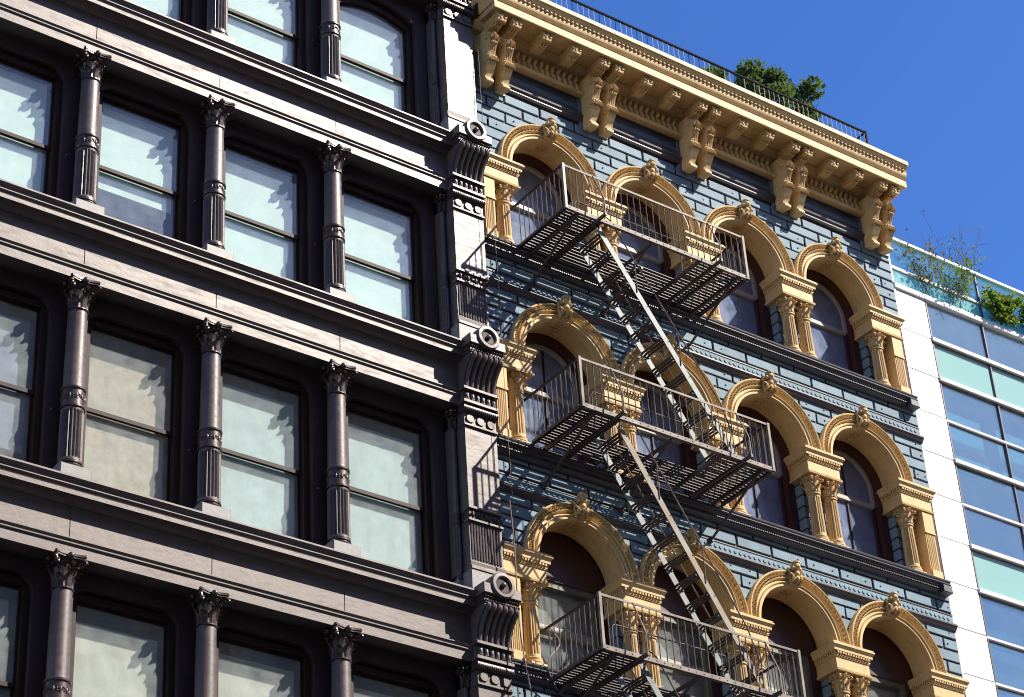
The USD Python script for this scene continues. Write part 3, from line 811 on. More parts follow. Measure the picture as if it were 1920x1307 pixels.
def ledge(zl):
    p = part(BRICK, 'ledge'); x1 = 27.72
    part(p, 'ledge_slab', profile([(-.085, zl-.10), (-.115, zl-.095), (-.12, zl-.085), (-.12, zl-.075), (-.10, zl-.07), (-.10, zl-.045), (-.118, zl-.035), (-.122, zl-.012), (-.112, zl), (.6, zl), (.6, zl-.10)], BX0, x1), 'slate_ledge')
    part(p, 'ledge_bed', profile([(.02, zl-.25), (-.005, zl-.245), (-.02, zl-.21), (-.045, zl-.195), (-.05, zl-.15), (-.08, zl-.135), (-.085, zl-.101), (.2, zl-.101), (.2, zl-.25)], BX0, x1 - .02), 'slate_ledge')
    mb = MB(); n = int((x1 - BX0) / .042)
    for k in range(n):
        c = BX0 + .03 + k * .042
        mb.add(blob((c, -.052, zl - .172), (.012, .014, .014), 1) if False else box(c - .012, c + .012, -.068, -.045, zl - .185, zl - .155))
    part(p, 'bead_course', mb.get(), 'slate_ledge')
    part(p, 'ledge_end', cbox(x1 - .21, x1 + .012, -.128, .3, zl - .245, zl - .11, .01), 'slate_ledge')

def string_course(zl):
    p = part(BRICK, 'string_course')
    zt = zl - .585
    part(p, 'disc_band', box(BX0 + .003, BX1 - .005, .045, .2, zt - .16, zt), 'blue_brick')
    n = 0; x = BX0 + .08
    mb = MB()
    while x < BX1 - .05:
        if n < 1000: mb.add(moved(lathe([(.034, 0), (.034, .010), (.030, .012)], n=12), (x, .045, zt - .075), rotx(PI/2)))
        x += .103; n += 1
    part(p, 'discs', mb.get(), 'blue_brick', kind='stuff')
    part(p, 'moulding', profile([(.045, zt-.162), (.0, zt-.165), (-.03, zt-.185), (-.03, zt-.215), (-.005, zt-.235), (.0, zt-.26), (.03, zt-.275), (.035, zt-.30), (.2, zt-.30), (.2, zt-.162)], BX0, BX1 + .01), 'slate_ledge')
    part(p, 'upper_fillet', box(BX0, BX1 - .002, .035, .2, zt, zt + .02), 'slate_ledge')

def arched_window(cx, zl, zs, row):
    w = part(BRICK, 'window')
    rail = zs - .30
    if row < 2:
        outer = arch_shape(cx, zs, RI + .01, zl); inner = arch_shape(cx, zs, .635, zl + .1)
        part(w, 'frame', plate(outer.difference(inner), .462, .58), 'wine_wood')
        trim_in = arch_shape(cx, zs, .575, zl + .2)
        top = sbox(cx - 2, rail, cx + 2, 99); low = sbox(cx - 2, 0, cx + 2, rail + .06)
        part(w, 'arched_moulding', plate(inner.difference(trim_in).intersection(sbox(cx-2, rail, cx+2, 99)), .545, .60), 'pale_trim')
        part(w, 'side_moulding', plate(inner.difference(trim_in).intersection(sbox(cx-2, 0, cx+2, rail)), .56, .61), 'wine_wood')
        part(w, 'meeting_rail', cbox(cx - .61, cx + .61, .555, .62, rail - .045, rail + .055, .012), 'pale_trim')
        part(w, 'bottom_rail', cbox(cx - .61, cx + .61, .555, .62, zl + .10, zl + .30, .012), 'pale_trim')
        if row == 1:
            part(w, 'muntin', box(cx - .014, cx + .014, .585, .618, zl + .28, zs + .57), 'sash_paint')
        part(w, 'pane', plate(inner.buffer(-.03).intersection(top), .600, .606), 'blue_dusty_glass')
        part(w, 'pane', plate(inner.buffer(-.03).intersection(low), .612, .618), 'blue_dusty_glass')
        part(w, 'roller_blind', plate(inner.buffer(-.02), .70, .705), 'dark_curtain')
    else:
        zt = zs - .06
        outer = arch_shape(cx, zs, RI + .01, zl); inner = sbox(cx - .60, zl + .1, cx + .60, zt)
        part(w, 'arched_head', plate(outer.difference(inner), .48, .58), 'wine_wood')
        part(w, 'frame', plate(inner.difference(sbox(cx - .52, zl + .18, cx + .52, zt - .10)), .50, .60), 'olive_trim')
        part(w, 'meeting_rail', cbox(cx - .54, cx + .54, .52, .62, rail - .62, rail - .50, .012), 'pale_trim')
        part(w, 'pane', plate(sbox(cx - .53, rail - .55, cx + .53, zt - .09), .585, .591), 'dusty_glass')
        part(w, 'pane', plate(sbox(cx - .53, zl + .17, cx + .53, rail - .55), .602, .608), 'dusty_glass')
        part(w, 'roller_blind', plate(sbox(cx - .56, rail - .9, cx + .40, zt), .70, .705), 'blind_brownish')

for row, (zl, zs) in enumerate(ROWS):
    for cx in ARCH_X:
        arch(cx, zs, row); arched_window(cx, zl, zs, row)
    for px in PIERS: impost(px, zs)
    for px in PIERS[1:4]:
        stone_column(px - .185, zl, zs); stone_column(px + .185, zl, zs)
    stone_column(PIERS[0] + .12, zl, zs); stone_column(PIERS[4] - .20, zl, zs)
    stone_pilaster(18.36, 18.56, zl, zs); stone_pilaster(27.44, 27.67, zl, zs)
    ledge(zl); string_course(zl)

# ---- the main cornice
def s_bracket():
    """A tall cornice bracket (front faces -y): scroll head with a leaf, fluted waist, leafy knee, small scroll foot. z from 0 (top) down."""
    w = .076
    pr = [(.06, 0), (-.26, 0), (-.26, -.11), (-.38, -.13), (-.41, -.17), (-.43, -.22), (-.425, -.30), (-.39, -.37), (-.345, -.43), (-.315, -.50), (-.30, -.56), (-.315, -.60), (-.335, -.66), (-.325, -.73),
          (-.27, -.80), (-.215, -.86), (-.175, -.93), (-.165, -.98), (-.185, -1.01), (-.18, -1.06), (-.14, -1.08), (.06, -1.04)]
    body = profile(pr, -w, w)
    P = {'bracket_leaf': [], 'bracket_bead': [], 'side_scroll': [], 'waist_flute': [], 'knee_leaf': [], 'foot_roll': []}
    def add(k, *ms): P[k].append(join(*ms))
    head = []
    for sx, sz, L, t_ in ((0, -.13, 2.3, 0), (-.035, -.16, 1.8, -.25), (.035, -.16, 1.8, .25), (-.05, -.22, 1.2, -.5), (.05, -.22, 1.2, .5)):
        m = (_LL[0] * np.array([L, L*1.2, L])) @ roty(-(-PI/2 + t_)).T
        head.append((m + np.array([sx, -.425, sz]), _LL[1]))
    add('bracket_leaf', *head, blob((0, -.435, -.20), (.03, .035, .07), 1))
    add('bracket_bead', *[blob(((k-1)*.042, -.42, -.345), (.023, .03, .028), 1) for k in range(3)])
    for s in (-1, 1):
        add('side_scroll', moved(spiral_disc(.10, .035, 1.5, 18), (s * (w + .004), -.31, -.20), rotz(PI/2)))
        add('side_scroll', moved(spiral_disc(.075, .035, 1.4, 16), (s * (w + .004), -.25, -.70), rotz(PI/2)))
    for k in range(4):
        x = -w + .02 + k * (2*w - .04) / 3
        add('waist_flute', tube([(x, -.372, -.39), (x, -.325, -.46), (x, -.305, -.53)], .015, 6))
    knee = []
    for k in range(5):
        a = (k - 2)
        m = (_LL[0] * 1.35) @ roty(-(-PI/2 + a * .16)).T
        knee += [(m @ rotx(-.25).T + np.array([a * .032, -.335, -.60]), _LL[1]), blob((a*.034, -.338, -.605), (.022, .03, .03), 1)]
    add('knee_leaf', *knee)
    add('foot_roll', moved((lathe([(.05, -w*.98), (.05, w*.98)], n=14)), (0, -.165, -1.035), roty(PI/2)))
    return body, P
SB, SD = s_bracket()
SB = (SB[0] * np.array([1, .84, 1]), SB[1])
SD = {k: [(v * np.array([1, .84, 1]), f) for v, f in ms] for k, ms in SD.items()}
def modillion():
    w = .088
    pr = [(.0, 0), (-.50, 0), (-.515, -.02), (-.535, -.06), (-.54, -.12), (-.53, -.17), (-.50, -.195), (-.455, -.19), (-.42, -.165), (-.36, -.165), (-.28, -.20), (-.15, -.215), (-.04, -.21), (.0, -.19)]
    body = profile(pr, -w, w)
    P = {'front_scroll': [], 'front_bar': [], 'side_scroll': [], 'under_leaf': []}
    yf = -.545
    P['front_scroll'].append(join(tube([(-w*.55, yf, -.115), (-w*.95, yf, -.10), (-w*1.0, yf, -.06), (-w*.7, yf + .01, -.035), (0, yf + .01, -.045), (w*.7, yf + .01, -.035), (w*1.0, yf, -.06), (w*.95, yf, -.10), (w*.55, yf, -.115)], .020, 6),
        blob((0, yf - .005, -.075), (.026, .022, .04), 1), blob((-.02, yf, -.13), (.022, .02, .036), 1)))
    P['front_bar'].append(tube([(-w*.55, yf + .01, -.185), (w*.7, yf + .01, -.185)], .018, 6))
    for s in (-1, 1):
        P['side_scroll'].append(moved(spiral_disc(.085, .03, 1.5, 18), (s * (w + .003), -.45, -.10), rotz(PI/2)))
        P['side_scroll'].append(moved(spiral_disc(.055, .025, 1.4, 14), (s * (w + .003), -.15, -.13), rotz(PI/2)))
    for k in range(3):
        P['under_leaf'].append(join(blob(((k-1)*.05, -.28, -.195), (.028, .10, .026), 1), blob(((k-1)*.05, -.40, -.175), (.022, .05, .022), 1)))
    return body, P
MBODY, MDET = modillion()
MBODY = (MBODY[0] * np.array([1, .76, 1]), MBODY[1])
MDET = {k: [(v * np.array([1, .76, 1]), f) for v, f in ms] for k, ms in MDET.items()}

C = part(BRICK, 'cornice')
cx0, cx1 = 18.34, 27.85
part(C, 'soffit', box(cx0, cx1, -.60, .35, 28.09, 28.20), 'tan_stone')
part(C, 'corona', profile([(-.60, 28.065), (-.64, 28.065), (-.645, 28.075), (-.645, 28.215), (-.635, 28.225), (-.60, 28.225)], cx0 - .02, cx1), 'tan_stone')
ct = np.linspace(0, 1, 9)
cyma = [(-.64 - .105*t - .012*math.sin(t*2*PI), 28.245 + .235*t) for t in ct]
part(C, 'crown_moulding', profile([(-.60, 28.201), (-.63, 28.23), (-.655, 28.235)] + cyma + [(-.762, 28.485), (-.762, 28.50), (-.2, 28.50), (-.2, 28.201)], cx0 - .03, cx1), 'tan_stone')
mb = MB(); x = cx0 + .03
while x < cx1 - .03:
    mb.add(blob((x, -.700, 28.425), (.038, .022, .042), 1, rotx(-.5)))
    x += .092
part(C, 'egg_course', mb.get(), 'tan_ornament', 40, kind='stuff')
e = cx0 - .03
while e < cx1 - .01:
    b = min(e + 1.62, cx1)
    part(C, 'top_lip', profile([(-.765, 28.502), (-.78, 28.51), (-.783, 28.595), (-.76, 28.615), (.4, 28.66), (.4, 28.502)], e + .003, b - .003), 'tan_worn_sunlit'); e = b
part(C, 'frieze', box(BX0, BX1 - .003, .0, .3, 27.52, 28.09), 'tan_stone')
part(C, 'frieze_moulding', profile([(.0, 27.50), (-.10, 27.51), (-.125, 27.53), (-.125, 27.565), (-.07, 27.59), (-.0, 27.595)], BX0, BX1 - .006), 'tan_stone')
part(C, 'upper_bead', profile([(.0, 27.95), (-.10, 27.97), (-.13, 28.0), (-.16, 28.03), (-.19, 28.06), (-.19, 28.09), (.0, 28.09)], BX0, BX1 - .006), 'tan_stone')
BR = [18.62, 20.815, 23.01, 25.21, 27.40]
for k, c in enumerate(BR):
    for s in (-1, 1):
        bk = part(BRICK, 'bracket'); x = c + s * .168
        part(bk, 'bracket_body', moved(SB, (x, -.04, 27.87)), 'tan_stone', 35)
        for nm, ms in SD.items():
            for m in ms: part(bk, nm, moved(m, (x, -.04, 27.87)), 'tan_ornament', 45)
for k in range(5):
    c = BR[k] + .06
    spots = [c - .155, c + .155] + ([c + .79, c + 1.42] if k < 4 else [])
    for x in spots:
        md = part(BRICK, 'modillion')
        part(md, 'modillion_body', moved(MBODY, (x, -.16, 28.09)), 'tan_stone', 35)
        for nm, ms in MDET.items():
            for m in ms: part(md, nm, moved(m, (x, -.16, 28.09)), 'tan_ornament', 45)
for a, b in zip(BR[:-1], BR[1:]):
    xa, xb = a + .29, b - .29
    n = 13
    for k in range(n):
        x = xa + (k + .5) * (xb - xa) / n
        v = [[-.045, -.005, -.17], [.045, -.005, -.17], [.045, -.005, .17], [-.045, -.005, .17], [-.02, -.085, -.14], [.05, -.03, 0], [-.02, -.085, .14], [-.04, -.05, 0]]
        lf = join(blob((0, -.03, .085), (.034, .05, .095), 1, roty(.35)), blob((0, -.03, -.085), (.034, .05, .095), 1, roty(-.35)))
        part(C, 'frieze_leaf', moved(lf, (x, -.0, 27.77)), 'tan_stone', 40)
    # recessed dark panel below the frieze
    pn = part(BRICK, 'panel')
    part(pn, 'panel_field', box(xa - .06, xb + .06, .062, .09, 27.22, 27.52), 'slate_panel')
    fr = sbox(xa - .06, 27.22, xb + .06, 27.52).difference(sbox(xa + .03, 27.30, xb - .03, 27.51))
    part(pn, 'panel_frame', plate(fr, .03, .07), 'slate_panel')
    part(pn, 'inner_frame', plate(sbox(xa + .05, 27.32, xb - .05, 27.51).difference(sbox(xa + .10, 27.36, xb - .10, 27.50)), .045, .07), 'slate_panel')
    part(pn, 'sill_roll', tube([(xa - .07, .028, 27.265), (xb + .07, .028, 27.265)], .022, 8), 'blue_slate', 40)
part(C, 'lower_ledge', profile([(.10, 26.975), (.02, 26.98), (.0, 27.02), (.0, 27.06), (-.03, 27.08), (-.035, 27.11), (.01, 27.13), (.02, 27.2), (.10, 27.215)], BX0, BX1 - .004), 'slate_ledge')
for k, c in enumerate(BR):
    part(C, 'bracket_backing', box(BX0 if k == 0 else c - .30, BX1 - .006 if k == 4 else c + .30, .02, .12, 26.86, 27.54), 'blue_slate')
part(BRICK, 'roof', box(BX0, BX1, .42, BACK, 28.2, 28.65), 'roof_tar')

# ================================================================ the fire escape
FE = thing('fire_escape', 'rusty iron fire escape with slatted landings and steep stairs on the blue brick facade', 'fire escape', (20.9, -.12, 16))
LAND = [23.685, 20.03, 16.07]
FX0, FX1, FY0, FY1 = 18.91, 22.65, -1.35, -.13
OPEN = (19.63, 21.62, -.70)                       # the stair opening, from the front edge back to y

def landing(z, n):
    p = part(FE, 'landing')
    ys = np.arange(FY0 + .05, FY1, .072)
    for y in ys:
        if n < 2 or True:
            runs = [(FX0 + .01, OPEN[0]), (OPEN[1], FX1 - .01)] if y < OPEN[2] else [(FX0 + .01, FX1 - .01)]
        for a, b in runs:
            part(p, 'slat', box(a, b, y - .025, y + .025, z - .012, z), 'fe_slat')
    for x in (FX0 + .25, OPEN[0] - .02, 20.30, 20.95, OPEN[1] + .02, 22.12, FX1 - .16):
        y0 = FY0 if not (OPEN[0] < x < OPEN[1]) else OPEN[2]
        part(p, 'cross_bar', box(x - .022, x + .022, y0 + .012, FY1 + .12, z - .062, z - .012), 'fe_slat')
    part(p, 'edge_angle', join(box(FX0, FX1, FY0 - .006, FY0 + .006, z - .05, z + .02), box(FX0, FX1, FY0 + .006, FY0 + .05, z - .05, z - .042)), 'fe_rail')
    for x in (FX0, FX1):
        part(p, 'edge_angle', join(box(x - .006, x + .006, FY0 + .006, FY1 + .05, z - .05, z + .02), box(x - .03, x + .03, FY0 + .05, FY1 + .05, z - .05, z - .042)), 'fe_slat')
    mb = MB()
    for k in range(26):
        mb.add(blob((FX0 + .07 + k * .145, FY0 - .007, z - .012), (.011, .007, .011), 1))
    part(p, 'rivets', mb.get(), 'fe_rail', kind='stuff')
    r = part(FE, 'railing')
    zt = z + .82
    part(r, 'top_rail', join(box(FX0 - .018, FX1 + .018, FY0 - .008, FY0 + .004, zt - .036, zt), box(FX0 - .018, FX1 + .018, FY0 + .004, FY0 + .034, zt - .008, zt)), 'fe_rail')
    for x in (FX0, FX1):
        part(r, 'side_rail', join(box(x - .006, x + .006, FY0 + .03, .05 if x < 20 else .28, zt - .036, zt - .009), box(x - .02, x + .016, FY0 + .03, .05 if x < 20 else .28, zt - .009, zt - .001)), 'fe_slat')
        part(r, 'corner_post', box(x - .023, x + .023, FY0 - .016, FY0 + .03, z - .05, zt + .012), 'fe_pale' if (x < 20 and z > 23) else 'fe_rail')
        k = FY0 + .125
        while k < FY1 + .02:
            part(r, 'baluster', tube([(x, k, z - .04), (x, k, zt - .03)], .0085, 6), 'fe_rail', 60); k += .118
    n_ = 29
    for k in range(1, n_):
        x = FX0 + k * (FX1 - FX0) / n_
        part(r, 'baluster', tube([(x, FY0 + .012, z), (x, FY0 + .012, zt - .02)], .0085, 6), 'fe_rail', 60)
    # guard round the stair opening
    zg = z + .80
    part(r, 'guard_rail', tube([(OPEN[0], OPEN[2], z), (OPEN[0], OPEN[2], zg - .05), (OPEN[0] + .05, OPEN[2], zg), (OPEN[1] + .15, OPEN[2], zg), (OPEN[1] + .2, OPEN[2], zg - .05), (OPEN[1] + .2, OPEN[2], z)], .012, 6), 'fe_rail', 60)
    # outriggers that stick out in front, each with a rod bent up to the top rail
    for x in (19.50, 21.88 + .1 * (n > 0)):
        b = part(FE, 'outrigger')
        part(b, 'beam', box(x - .018, x + .018, -1.60, .05, z - .115, z - .062), 'fe_slat')
        part(b, 'brace_rod', tube([(x, -1.585, z - .06), (x, -1.58, z + .22), (x, -1.56, z + .30), (x, FY0 - .01, zt - .02)], .012, 6), 'fe_rail', 60)
    for x in (19.14, 20.62, 22.43):
        b = part(FE, 'wall_bracket')
        part(b, 'strut', bar((x, -1.27, z - .07), (x, -.02, z - .66), .03, .03), 'fe_slat')
        part(b, 'shoe', box(x - .022, x + .022, -.03, .05, z - .72, z - .62), 'fe_slat')
        part(b, 'top_beam', box(x - .016, x + .016, FY0 + .04, .05, z - .115, z - .062), 'fe_slat')
for n, z in enumerate(LAND): landing(z, n)

def stair(z0, z1, xa, xb, outer_mat):
    p = part(FE, 'stair'); A, B = np.array([xa, 0, z0]), np.array([xb, 0, z1])
    for y, m in ((-1.23, outer_mat), (-.72, 'fe_pale')):
        part(p, 'stringer', bar(A + [0, y, 0], B + [0, y, 0], .014, .105), m)
    n = 13
    for k in range(n):
        t = (k + .6) / n; c = A + (B - A) * t
        part(p, 'tread', join(box(c[0] - .085, c[0] - .052, -1.222, -.728, c[2] - .008, c[2] + .012), box(c[0] - .017, c[0] + .016, -1.222, -.728, c[2] - .008, c[2] + .012), box(c[0] + .052, c[0] + .085, -1.222, -.728, c[2] - .008, c[2] + .012),
             box(c[0] - .085, c[0] + .085, -1.222, -1.208, c[2] - .045, c[2] + .012), box(c[0] - .085, c[0] + .085, -.742, -.728, c[2] - .045, c[2] + .012)), 'fe_slat')
        for y in (-1.239, -.711):
            for d in (-.055, .055):
                part(p, 'bolt', blob((c[0] + d, y, c[2] - .02), (.011, .007, .011), 1), 'fe_slat') if k % 2 == 0 else None
    h = np.array([0, 0, .60])
    for y in (-1.25, -.705):
        part(p, 'handrail', tube([A + (B - A) * .02 + [-.02, y, -.02], A + (B - A) * .06 + [0, y, .45], A + (B - A) * .12 + h + [0, y, 0], A + (B - A) * .93 + h + [0, y, 0], A + (B - A) * .99 + [.02, y, .35], A + (B - A) * .97 + [0, y, 0]], .0115, 6), 'fe_rail', 60)
    for t in (.3, .62):
        c = A + (B - A) * t
        part(p, 'handrail_post', tube([c + [0, -1.245, 0], c + h + [0, -1.25, 0]], .009, 6), 'fe_rail', 60)
stair(23.64, 20.16, 19.59, 21.95, 'fe_pale')
stair(19.99, 16.23, 19.63, 21.93, 'fe_rust')
stair(16.02, 12.4, 19.67, 21.93, 'fe_pale')

# ================================================================ wires
whole('cable', tube([(18.20, -.25, 27.6), (18.20, -.27, 27.0), (18.19, -.28, 26.2), (18.18, -.30, 25.2)], .005, 5), 'baluster_metal', 'thin pale rod hanging beside the leftmost cornice bracket', 'cable', smooth=True)
whole('cable', tube([(18.22, -.36, 24.2), (18.235, -.37, 22.4), (18.225, -.37, 20.4), (18.24, -.37, 18.9), (18.22, -.37, 18.1)], .0042, 5), 'cable', 'thin wire running down between the dark pilaster and the upper tan pilasters', 'cable', smooth=True)
t = np.linspace(0, 1, 16)
whole('cable', tube(np.stack([18.12 + .20*t + .03*np.sin(t*9), -.45 + .05*np.sin(t*5), 18.6 - 4.2*t], 1), .010, 6), 'cable', 'slack rust brown cable in front of the lowest tan column', 'cable', smooth=True)
whole('cable', tube(np.stack([18.98 + .16*np.sin(t*7)*(1-t*.3), -.12 + .05*np.cos(t*6), 16.95 - 1.0*t], 1), .008, 6), 'fe_rust', 'loose coiled wire at the foot of the lowest tan column', 'cable', smooth=True)

# ================================================================ on the roof: railing and trees
RR = thing('roof_railing', 'thin dark metal railing along the top of the tan cornice', 'railing', (24, .0, 28.65))
RX0, RX1, RY = 18.4, 27.64, -.05
part(RR, 'top_rail', box(RX0, RX1, RY - .02, RY + .02, 29.70, 29.73), 'black_metal')
part(RR, 'lower_rail', box(RX0, RX1, RY - .012, RY + .012, 28.80, 28.825), 'black_metal')
x = RX0 + .05
while x < RX1:
    part(RR, 'baluster', tube([(x, RY, 28.65), (x, RY, 29.70)], .0065, 5), 'baluster_metal' if rng.random() < .8 else 'black_metal', 60); x += .122
part(RR, 'end_post', box(RX1 - .02, RX1 + .02, RY - .02, RY + .02, 28.64, 29.75), 'black_metal')
part(RR, 'end_return', join(box(RX1 - .012, RX1 + .012, RY + .02, 2.5, 29.70, 29.73), box(RX1 - .012, RX1 + .012, RY + .02, 2.5, 28.80, 28.825)), 'black_metal')

def leaves(centers, radii, n, size, seed, squash=1.0, droop=0.):
    """Leaf-sized faces spread through the given clumps."""
    r = np.random.default_rng(seed); V = []; F = []
    w = np.array(radii) ** 2; w = w / w.sum()
    idx = r.choice(len(centers), n, p=w)
    d = r.normal(size=(n, 3)); d /= np.linalg.norm(d, axis=1, keepdims=True)
    rad = np.array(radii)[idx] * (r.random(n) ** .45)
    pos = np.array(centers)[idx] + d * rad[:, None] * np.array([1, 1, squash])
    a = r.normal(size=(n, 3)) + d * .6 + [0, 0, .4 - droop]; a /= np.linalg.norm(a, axis=1, keepdims=True)
    b = np.cross(a, r.normal(size=(n, 3))); b /= np.linalg.norm(b, axis=1, keepdims=True)
    nrm = np.cross(a, b)
    s = size * (.6 + .8 * r.random(n))[:, None]
    v = np.stack([pos - b * s * .02, pos + a * s * .5 + b * s * .32 + nrm * s * .06, pos + a * s, pos + a * s * .5 - b * s * .32 + nrm * s * .06], 1).reshape(-1, 3)
    i = np.arange(n) * 4
    return v, np.concatenate([np.stack([i, i+1, i+2], 1), np.stack([i, i+2, i+3], 1)])

def tree(name, label, cat, x, y, z, top, spread, n, size, mat, seed, squash=.9, group=None):
    T = thing(name, label, cat, (x, y, z), group); r = np.random.default_rng(seed)
    h = top - z; cs, rs = [], []
    mb = MB().add(tube([(x, y, 28.65), (x, y, z), (x + .04, y, z + h*.3), (x - .03, y + .03, z + h*.55)], .05, 7, .03))
    for k in range(11):
        a = k * 2.4 + r.random(); u = .34 + .56 * r.random()
        d = spread * (.25 + .62 * math.sqrt(r.random())) * (1.15 - .55 * u)
        c = np.array([x + d*math.cos(a), y + d*math.sin(a), z + h * u])
        cs.append(c); rs.append(spread * (.26 + .24 * r.random()))
        mb.add(tube([(x, y, z + h*(.2 + .2*r.random())), (x + (c[0]-x)*.5, y + (c[1]-y)*.5, z + h*(u*.6 + .15)), tuple(c)], .022, 5, .006))
    part(T, 'trunk', mb.get(), 'bark', 50)
    part(T, 'crown', leaves(cs, rs, n, size, seed, squash), mat)
    return T
RT = [(25.0, 1.2, 31.85, .33, 1500, 'smallest dark green tree behind the roof railing, leftmost of three'), (26.22, 1.2, 31.72, .66, 4600, 'largest round green tree behind the roof railing, middle of three'), (27.32, 1.2, 31.80, .52, 3000, 'green tree behind the right end of the roof railing, overhanging it')]
for k, (x, y, top, sp, n, lab) in enumerate(RT):
    tree('roof_tree', lab, 'tree', x, y, 29.1, top, sp, n, .095, 'leaf_dark', 40 + k, 1.0)
for k, x in enumerate((26.75, 27.9 - .45)):
    T = thing('roof_shrub', ('low shrub between the two larger roof trees at the railing', 'low sparse shrub at the foot of the right roof tree')[k], 'shrub', (x, .7, 28.66))
    part(T, 'stem', tube([(x, .7, 28.66), (x, .7, 29.5)], .02, 5), 'bark')
    part(T, 'foliage', leaves([(x, .7, 29.6), (x + .15, .75, 29.4), (x - .15, .7, 29.9)], [.3, .25, .22], 500, .12, 60 + k), 'leaf_dark')
T = thing('roof_shrub', 'tiny leafy tuft behind the roof railing far left of the trees', 'shrub', (22.35, .5, 28.66))
part(T, 'stem', tube([(22.35, .5, 28.66), (22.35, .5, 29.4)], .015, 5), 'bark')
part(T, 'foliage', leaves([(22.35, .5, 29.45)], [.22], 140, .10, 71), 'leaf_bright')

# ================================================================ the white and glass office building (right)
OFF = thing('office_building', 'white panelled modern building with bands of blue and mint glass', 'building', (30, .1, 0))
OX0, OX1 = 27.86, 36.5
Y = .10
MOD = .872
ZTOP = 26.20
part(OFF, 'building_body', join(box(OX0, OX1, 3.2, 12, 0, 26.1), box(OX0, OX0 + .76, Y + .06, 3.2, 0, 26.1)), 'office_floor')
z = ZTOP; k = 0
while z > 12:
    zb = z - MOD if k else 25.33
    part(OFF, 'cladding_panel', cbox(OX0 + .006, 28.615, Y - .02 + rng.uniform(-.002, .002), Y + .05, zb + .007, z - .007, .006), 'white_panel')
    z = zb; k += 1
part(OFF, 'panel_backing', box(OX0, 28.62, Y + .045, Y + .06, 0, ZTOP), 'mullion_metal')
part(OFF, 'edge_trim', box(OX0 - .045, OX0 - .005, Y - .03, Y + .5, 0, 27.45), 'white_metal')
def tilted(m):
    v, f = m; c = v.mean(0); a, b = rng.normal(0, .006, 2)
    return (v - c) @ (rotx(a) @ rotz(b)).T + c, f
levels = [26.20] + [25.33 - i * MOD for i in range(0, 16)]
kinds = ['vision', 'spandrel', 'blind', 'blind', 'dark', 'dark', 'spandrel', 'green', 'green', 'green', 'dark', 'spandrel', 'green', 'green', 'dark']
bays = [28.65, 30.155, 31.66, 33.165, 34.67, 36.2]
for i, kind in enumerate(kinds):
    zt, zb = levels[i], levels[i+1]
    thick = kind == 'spandrel' or (i + 1 < len(kinds) and kinds[i+1] == 'spandrel') or i in (3,)
    tr = part(OFF, 'transom')
    part(tr, 'transom_bar', cbox(28.62, OX1, Y - .055 if thick else Y - .02, Y + .08, zb - .045, zb + (.045 if thick else .012), .006), 'white_metal')
    part(tr, 'transom_shadow_gap', box(28.62, OX1, Y - .01, Y + .07, zb - .06, zb - .045), 'mullion_metal')
    for a, b in zip(bays[:-1], bays[1:]):
        if kind == 'spandrel':
            part(OFF, 'spandrel_pane', box(a + .012, b - .012, Y + .02, Y + .045, zb + .03, zt - .05), 'mint_glass')
        else:
            part(OFF, 'pane', tilted(box(a + .012, b - .012, Y + .02, Y + .035, zb + .01, zt - .02)), 'office_glass')
            if kind == 'blind':
                if i == 2: part(OFF, 'roller_blind', box(a + .05, b - .36, Y + .22, Y + .23, zb + .0, zb + .40), 'office_blind')
                else: part(OFF, 'roller_blind', join(box(a + .05, b - .36, Y + .22, Y + .23, zb + .55, zt), box(a + .05, b - .30, Y + .22, Y + .23, zb + .02, zb + .36)), 'office_blind')
            elif kind == 'green':
                part(OFF, 'roller_blind', box(a + .03, b - .03, Y + .25, Y + .26, zb + .02, zt - .02), 'office_blind_dark')
for b in bays:
    part(OFF, 'mullion', box(b - .012, b + .012, Y - .015, Y + .07, 0, ZTOP), 'mullion_metal')
part(OFF, 'floor_slab', join(*[box(28.62, OX1, Y + .12, 3.2, levels[i+1] + .05, levels[i] - .05) for i, kd in enumerate(kinds) if kd == 'spandrel'], box(28.62, OX1, Y + .12, 3.2, 26.0, 26.1)), 'office_floor')
part(OFF, 'coping', join(cbox(OX0 - .04, OX1, Y - .06, Y + .5, 26.21, 26.33, .012)), 'white_panel')
part(OFF, 'terrace_floor', box(OX0, OX1, Y + .5, 12, 26.1, 26.25), 'concrete')
# terrace: low mint glass strip and the balustrade above it
e = OX0 + .02; n = 0
while e < OX1:
    b = min(e + (1.92 if n else 2.36), OX1)
    part(OFF, 'low_glass', box(e + .006, b - .006, Y + .02, Y + .035, 26.335, 26.70), 'mint_balustrade')
    part(OFF, 'balustrade_glass', box(e + .006, b - .006, Y + .02, Y + .035, 26.77, 27.40), 'balustrade_glass')
    part(OFF, 'clip', box(b - .012, b + .012, Y + .0, Y + .055, 26.33, 27.40), 'mullion_metal')
    e = b; n += 1
part(OFF, 'mid_rail', box(OX0, OX1, Y - .005, Y + .06, 26.70, 26.765), 'white_metal')
part(OFF, 'top_rail', box(OX0, OX1, Y - .03, Y + .085, 27.40, 27.455), 'white_panel')
part(OFF, 'penthouse', box(29.5, OX1, 6.0, 11.5, 26.25, 27.0), 'office_floor')

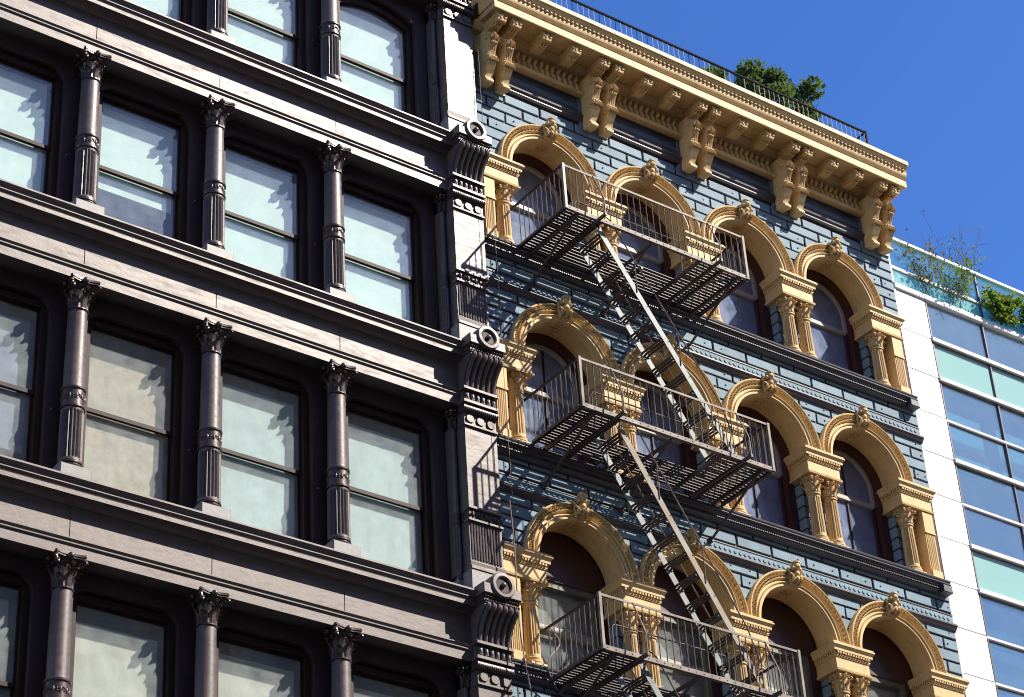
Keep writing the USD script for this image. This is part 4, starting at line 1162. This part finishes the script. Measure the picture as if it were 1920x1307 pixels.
# plants of the terrace
def wispy(name, label, cat, x, y, z, top, spread, stems, n, size, mat, seed):
    T = thing(name, label, cat, (x, y, z)); r = np.random.default_rng(seed); cs, rs = [], []; mb = MB()
    for k in range(stems):
        a = r.random() * 2 * PI; d = spread * math.sqrt(r.random()); hh = (top - z) * (.55 + .45 * r.random())
        p0 = np.array([x + .12 * r.normal(), y + .08 * r.normal(), z]); p1 = np.array([x + d*math.cos(a), y + d*math.sin(a) * .6, z + hh])
        m = (p0 + p1) / 2 + [0, 0, hh * .12]
        mb.add(tube([p0, m, p1], .005, 4, .002))
        for u in np.linspace(.3, 1, 7):
            q = (1-u)**2 * p0 + 2*u*(1-u) * m + u*u * p1
            cs.append(q); rs.append(.09 + .06 * r.random())
            if r.random() < .6:
                q2 = q + r.normal(size=3) * .12 + [0, 0, .1]; mb.add(tube([q, q2], .004, 3, .002)); cs.append(q2); rs.append(.07)
    part(T, 'stems', mb.get(), 'bark', 60)
    part(T, 'foliage', leaves(cs, rs, n, size, seed), mat)
wispy('terrace_plant', 'sparse bush with reddish leaves at the left end of the glass balustrade', 'plant', 28.62, .02, 26.34, 27.65, .62, 15, 230, .07, 'leaf_autumn', 5)
wispy('terrace_plant', 'light green feathery plant in the middle of the glass balustrade', 'plant', 29.40, -.02, 26.34, 27.55, .80, 20, 480, .065, 'leaf_bright', 6)
wispy('terrace_plant', 'tall bare twigs rising above the balustrade rail', 'plant', 30.05, .35, 26.34, 28.75, .95, 16, 260, .05, 'leaf_autumn', 8)
T = thing('terrace_shrub', 'dense bright green shrub spilling over the terrace edge at the right', 'shrub', (31.5, .02, 26.33))
mb = MB(); cs = []; rs = []; r_ = np.random.default_rng(77)
for k in range(46):
    x0 = 30.3 + 2.4 * r_.random(); a = r_.normal() * .5; L = .45 + .5 * r_.random()
    p0 = np.array([x0, .0, 26.36]); p1 = p0 + [math.sin(a) * L, -.12 * r_.random(), L * math.cos(a) * (.55 + .3 * (x0 - 30.5) / 2)]
    p2 = p1 + [.12 * r_.normal(), -.1 * r_.random(), .10]
    mb.add(tube([p0, p1, p2], .008, 4, .003))
    for u in np.linspace(.15, 1, 8):
        cs.append((1-u) * p0 + u * p2 + [0, 0, .06 * math.sin(u * 3)]); rs.append(.075)
part(T, 'stems', mb.get(), 'bark', 60)
part(T, 'foliage', leaves(cs, rs, 6500, .075, 12), 'leaf_bright')

# ================================================================ across the street: seen only mirrored in the glass
OPP = thing('brick_block', 'brown brick block across the street, mirrored in the window glass', 'building', (30, -32, 0))
H = 43.0
ops = []
for i in range(24):
    for j in range(11):
        ops.append(sbox(-12 + i * 3.0, 4 + j * 3.6, -10.6 + i * 3.0, 6.1 + j * 3.6))
part(OPP, 'wall', plate(sbox(-14, .13, 62, H).difference(unary_union(ops)), -31.4, -31.0), 'brown_brick')
part(OPP, 'building_body', box(-14, 62, -45, -31.9, .13, H - .4), 'interior')
part(OPP, 'cornice', box(-14.3, 62.3, -31.6, -30.4, H, H + .8), 'concrete')
for g in ops:
    x0, z0, x1, z1 = g.bounds
    part(OPP, 'window', box(x0, x1, -31.32, -31.28, z0, z1), 'opposite_pane')
